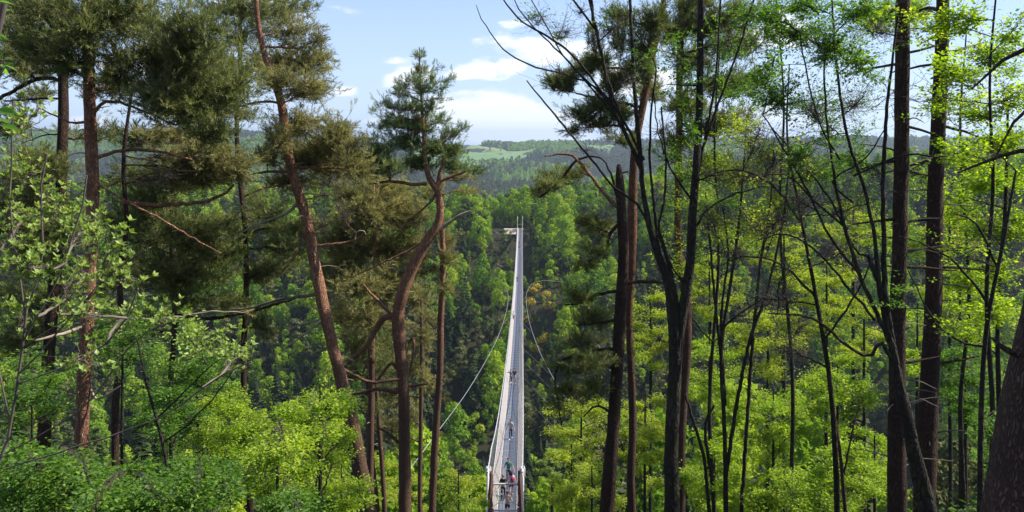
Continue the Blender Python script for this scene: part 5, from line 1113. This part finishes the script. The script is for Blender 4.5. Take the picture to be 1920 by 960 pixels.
U = [ # px, py, D, rx, ry, blobs, n, leaf
 (1072, 905, 34, 62, 90, 14, 620, 'yellow_leaves', 'yellow green beech sapling beside the near pylon on its right'),
 (1090, 800, 40, 80, 70, 14, 560, 'yellow_leaves', 'yellow green sapling top behind the broken pine'),
 (1110, 930, 28, 80, 70, 12, 620, 'yellow_leaves', 'bright sapling at the foot of the broken pine'),
 (1036, 870, 52, 34, 40, 7, 420, 'gorge', 'pale sapling just right of the bridge railing'),
 (1210, 820, 30, 70, 110, 14, 640, 'yellow_leaves', 'bright sapling between the broken pine and the mossy stem'),
 (1220, 620, 36, 70, 90, 14, 520, 'yellow_leaves', 'sunlit beech top seen between pine and mossy stem'),
 (1330, 700, 27, 80, 90, 14, 620, 'beech_leaves', 'bright beech sapling right of the mossy double stem'),
 (1340, 880, 22, 80, 90, 12, 620, 'beech_leaves', 'low beech sapling at the foot of the thin stem clump'),
 (1330, 540, 38, 80, 70, 13, 520, 'yellow_leaves', 'hazy yellow green beech top behind the double stem'),
 (1440, 640, 30, 90, 80, 14, 620, 'yellow_leaves', 'yellow green beech behind the clump of thin stems'),
 (1450, 800, 24, 90, 90, 14, 680, 'beech_leaves', 'bright beech sapling right of the thin stem clump'),
 (1470, 930, 18, 80, 60, 11, 560, 'beech_leaves', 'low leafy beech at the bottom edge below the thin stems'),
 (1470, 480, 36, 80, 70, 13, 520, 'yellow_leaves', 'sunlit beech crown behind the fan of dark branches'),
 (1550, 560, 32, 80, 80, 13, 560, 'yellow_leaves', 'beech crown directly behind the fanning stems'),
 (1570, 740, 25, 80, 90, 14, 680, 'beech_leaves', 'bright beech sapling left of the forked dark trunk'),
 (1580, 900, 18, 80, 80, 12, 620, 'beech_leaves', 'low beech sapling left of the forked trunk foot'),
 (1620, 620, 34, 60, 80, 10, 460, 'yellow_leaves', 'small beech crown touching the left trunk of the pair'),
 (1810, 720, 20, 80, 80, 13, 700, 'green_leaves', 'dark green sapling between the trunk pair and the thick right trunk'),
 (1800, 560, 26, 90, 80, 13, 640, 'beech_leaves', 'bright beech behind the right trunk of the pair'),
 (1720, 640, 30, 60, 90, 9, 420, 'beech_leaves', 'beech foliage showing between the trunk pair'),
 (1880, 820, 12, 50, 60, 6, 420, 'green_leaves', 'low sapling beside the thick right trunk'),
 (1640, 860, 24, 50, 80, 8, 460, 'beech_leaves', 'small bright sapling left of the trunk pair foot'),
 (1780, 440, 30, 80, 60, 11, 520, 'yellow_leaves', 'yellow green beech crown high between the right trunks'),
 (1600, 430, 40, 80, 60, 10, 420, 'yellow_leaves', 'distant beech crown behind the fanning stems near the hill line'),
]
for u in U:
    lf = u[7] if u[7] != 'gorge' else 'pale_leaves'
    under(u[0], u[1], u[2], u[3], u[4], u[5], u[6], lf, u[8], size=.044 + .0015 * u[2])
# left understorey
UL = [
 (600, 790, 12, 80, 80, 13, 560, 'beech_leaves', 'bright green beech sapling at the foot of the leaning pine', 10),
 (520, 860, 10.5, 80, 80, 12, 560, 'beech_leaves', 'broad bright beech bush left of the leaning pine', 9),
 (430, 800, 14, 80, 80, 12, 560, 'beech_leaves', 'sunlit beech sapling between the shrub and the leaning pine', 8),
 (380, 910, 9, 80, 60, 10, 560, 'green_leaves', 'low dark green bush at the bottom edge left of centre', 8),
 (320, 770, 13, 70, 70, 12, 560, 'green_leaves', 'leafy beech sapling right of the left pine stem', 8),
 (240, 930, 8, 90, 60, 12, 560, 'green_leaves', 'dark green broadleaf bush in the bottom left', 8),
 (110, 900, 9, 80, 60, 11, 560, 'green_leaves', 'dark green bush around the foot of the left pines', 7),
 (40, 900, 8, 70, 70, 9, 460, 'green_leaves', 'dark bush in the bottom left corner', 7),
 (60, 740, 13, 70, 70, 9, 420, 'green_leaves', 'green sapling behind the pale shrub at the left edge', 6),
 (230, 640, 15, 70, 60, 9, 400, 'green_leaves', 'bright sapling top right of the left pine stem', 6),
 (370, 680, 15, 70, 60, 9, 400, 'green_leaves', 'light green sapling under the long dead branch', 6),
 (640, 920, 14, 60, 60, 9, 420, 'beech_leaves', 'small beech at the bottom edge under the leaning pine', 7),
 (560, 960, 9, 80, 40, 8, 420, 'green_leaves', 'low green bush at the very bottom left of the leaning pine', 6),
 (720, 900, 36, 50, 60, 8, 420, 'yellow_leaves', 'pale sunlit birch sapling between the pine stems', 6),
 (770, 930, 40, 50, 60, 8, 420, 'yellow_leaves', 'pale birch sapling right of the forked pine foot', 6),
 (860, 920, 42, 60, 50, 9, 420, 'yellow_leaves', 'yellow green sapling left of the near pylon', 6),
 (880, 960, 34, 50, 40, 8, 420, 'beech_leaves', 'green sapling at the bottom edge left of the near pylon', 6),
]
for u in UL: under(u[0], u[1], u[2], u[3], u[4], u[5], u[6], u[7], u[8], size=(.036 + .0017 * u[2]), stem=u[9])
thin('thin dark sapling pole crossing the bushes left of the leaning pine', 9, [[(258, 640, 4), (275, 720, 6), (300, 810, 8), (318, 900, 9), (330, 1010, 10)], [(290, 790, 5), (340, 740, 4), (390, 690, 3), (440, 650, 2)], [(305, 830, 5), (360, 790, 4), (420, 720, 3), (455, 660, 2)]], [(360, 640, 60, 40, 160), (430, 650, 50, 40, 130)], leaf='pale_leaves')

# ---- near pale shrub (left): leaves as parts, then the rest
leafV = np.array([[0, 0, 0], [-.16, .3, .05], [-.17, .6, .06], [0, 1, -.04], [.17, .6, .06], [.16, .3, .05], [0, .35, -.02], [0, .7, -.02]])
leafF = [[0, 6, 1], [1, 6, 7], [1, 7, 2], [2, 7, 3], [3, 7, 4], [4, 7, 6], [4, 6, 5], [5, 6, 0]]
def lmesh(m):
    a = Acc(); a.add(leafV, leafF, 0, .5); return a.mesh('leaf', [MT[m]], smooth=True)
LM = lmesh('pale_leaves'); LN = lmesh('near_leaves')
lvar = []
for q in range(5):
    a = Acc(); a.add(leafV * [1 + .2 * q / 4, 1, 1 + q * .4], leafF, 0, q / 4.0); lvar.append(a.mesh('leaf', [MT['pale_leaves']], smooth=True))
from mathutils import Matrix
def put_leaf(me, pos, d, up, size, root):
    z = Vector(d).normalized(); x_ = z.cross(Vector(up)).normalized(); n = x_.cross(z)
    o = bpy.data.objects.new('leaf', me); COL.objects.link(o); o.parent = root
    M = Matrix((x_ * size, z * size, n * size)).transposed().to_4x4(); M.translation = Vector(pos) - Vector(world_loc(root)); o.matrix_local = M
T = Tree('shrub', 'pale green shrub with upright leaf sprigs close to the camera at the left', 'shrub', None, 3.6, 'grey_twig', 'pale_leaves', 'grey_twig')
T.trunk([(52, 560, 3), (36, 700, 5), (10, 850, 7), (-20, 1010, 9)], sides=7, noise=.05)
for b in ([(48, 600, 4), (30, 480, 3), (16, 380, 2.5), (24, 260, 1.5), (25, 190, 1)], [(44, 640, 4), (110, 520, 3), (150, 400, 2), (165, 330, 1.2)], [(36, 700, 4), (130, 600, 3), (200, 520, 2), (270, 470, 1.2)], [(50, 580, 3), (80, 480, 2.5), (75, 360, 2), (90, 290, 1.2)],
          [(10, 850, 4), (160, 760, 3), (250, 640, 2.5), (330, 600, 1.4)], [(20, 800, 4), (-10, 640, 3), (-20, 500, 2)], [(34, 720, 3), (180, 660, 2.5), (240, 590, 2), (260, 540, 1.2)], [(44, 650, 3), (170, 560, 2), (220, 440, 1.2)], [(8, 880, 4), (280, 790, 2.5), (390, 720, 2), (470, 680, 1.2)]): T.branch(b, kink=.012, sides=6)
sprigs = []
for (x_, y_, rx, ry, ns) in [(30, 250, 45, 60, 8), (60, 330, 60, 50, 14), (40, 420, 60, 60, 20), (110, 400, 60, 60, 18), (150, 440, 60, 60, 16), (200, 450, 60, 60, 14), (60, 500, 70, 60, 20), (150, 520, 70, 50, 18), (225, 520, 60, 50, 15), (40, 590, 60, 40, 12), (130, 590, 60, 40, 12), (230, 580, 60, 30, 9), (310, 600, 50, 40, 9), (380, 640, 50, 40, 9), (450, 660, 40, 30, 7), (150, 680, 80, 60, 10), (70, 200, 40, 30, 4)]:
    C = T.bare(x_, y_, rx * 1.1, ry * 1.1, int(ns * 1.9), dD=rng.uniform(-.3, .45), K=6, r=.0018)
    for c_ in C:
        sprigs.append((c_[-1], norm(c_[-1] - c_[-2])))
        if rng.random() < .75: sprigs.append((c_[3], norm(c_[3] - c_[2])))
        if rng.random() < .4: sprigs.append((c_[4], norm(c_[4] - c_[2])))
cnt = 0
for (p, d) in sprigs:
    ax = norm(d * .5 + np.array([0, 0, .9]) + rng.normal(0, .2, 3)); nl = rng.integers(4, 7)
    for k in range(nl):
        a_ = 6.28 * k / nl + rng.uniform(-.4, .4); perp = norm(np.cross(ax, [1, .3, .1])); p2 = np.cross(ax, perp); out_ = perp * math.cos(a_) + p2 * math.sin(a_); tilt = rng.uniform(.35, 1.0)
        dd = norm(ax * math.cos(tilt) + out_ * math.sin(tilt)); sz = rng.uniform(.019, .035)
        if cnt < 300 and k < 3: put_leaf(lvar[rng.integers(5)], p, dd, norm(ax * math.sin(tilt) - out_ * math.cos(tilt) + 1e-3), sz, T.root); cnt += 1
        else: place(T.fol, LEAF_T, p[None], dd[None], np.array([sz]), norm(ax - out_ * .5)[None])
T.finish('leaves')
T = Tree('shrub', 'twig with large bright green leaves entering at the top left corner', 'branch', None, 1.5, 'grey_twig', 'near_leaves', 'grey_twig')
T.trunk([(8, 6, 3), (-8, 60, 4), (-30, 160, 6), (-70, 400, 9), (-160, 1000, 16)], sides=6)
T.branch([(-40, 200, 4), (-12, 160, 3), (6, 125, 2)]); T.branch([(-34, 280, 4), (-10, 250, 3), (4, 236, 2)])
for (x_, y_, tx, ty) in [(-8, 22, 18, 18), (-6, 0, 25, 8), (0, 128, 22, 118), (8, 122, 32, 132), (-4, 116, 6, 98), (-10, 140, 4, 144), (2, 120, 14, 140), (-6, 205, 28, 212), (4, 235, 30, 242), (-8, 222, 18, 230), (-6, 62, 12, 74)]:
    p0 = P(x_, y_, 1.5); p1 = P(tx, ty, 1.5 + rng.uniform(-.03, .03)); put_leaf(LN, p0, p1 - p0, norm(np.array([.2, -.6, 1.0]) + rng.normal(0, .3, 3)), float(np.linalg.norm(p1 - p0)) * 1.1, T.root)
T.finish()
# ground plants near the camera's slope
a = Acc(); n = 9000
gx_ = rng.uniform(-11, 13, n); gy_ = rng.uniform(4, 36, n); gx_ *= (gy_ + 6) / 30 * 1.2; gzz = H(gx_, gy_)
place(a, LEAF_T, np.stack([gx_, gy_, gzz + rng.uniform(.02, .45, n)], 1), norm(rng.normal(size=(n, 3)) * [1, 1, .4]), rng.uniform(.05, .12, n), norm(np.array([0, 0, 1.0]) + .5 * rng.normal(size=(n, 3))))
tag(a.build('ground_cover', [MT['green_leaves']]), kind='stuff')
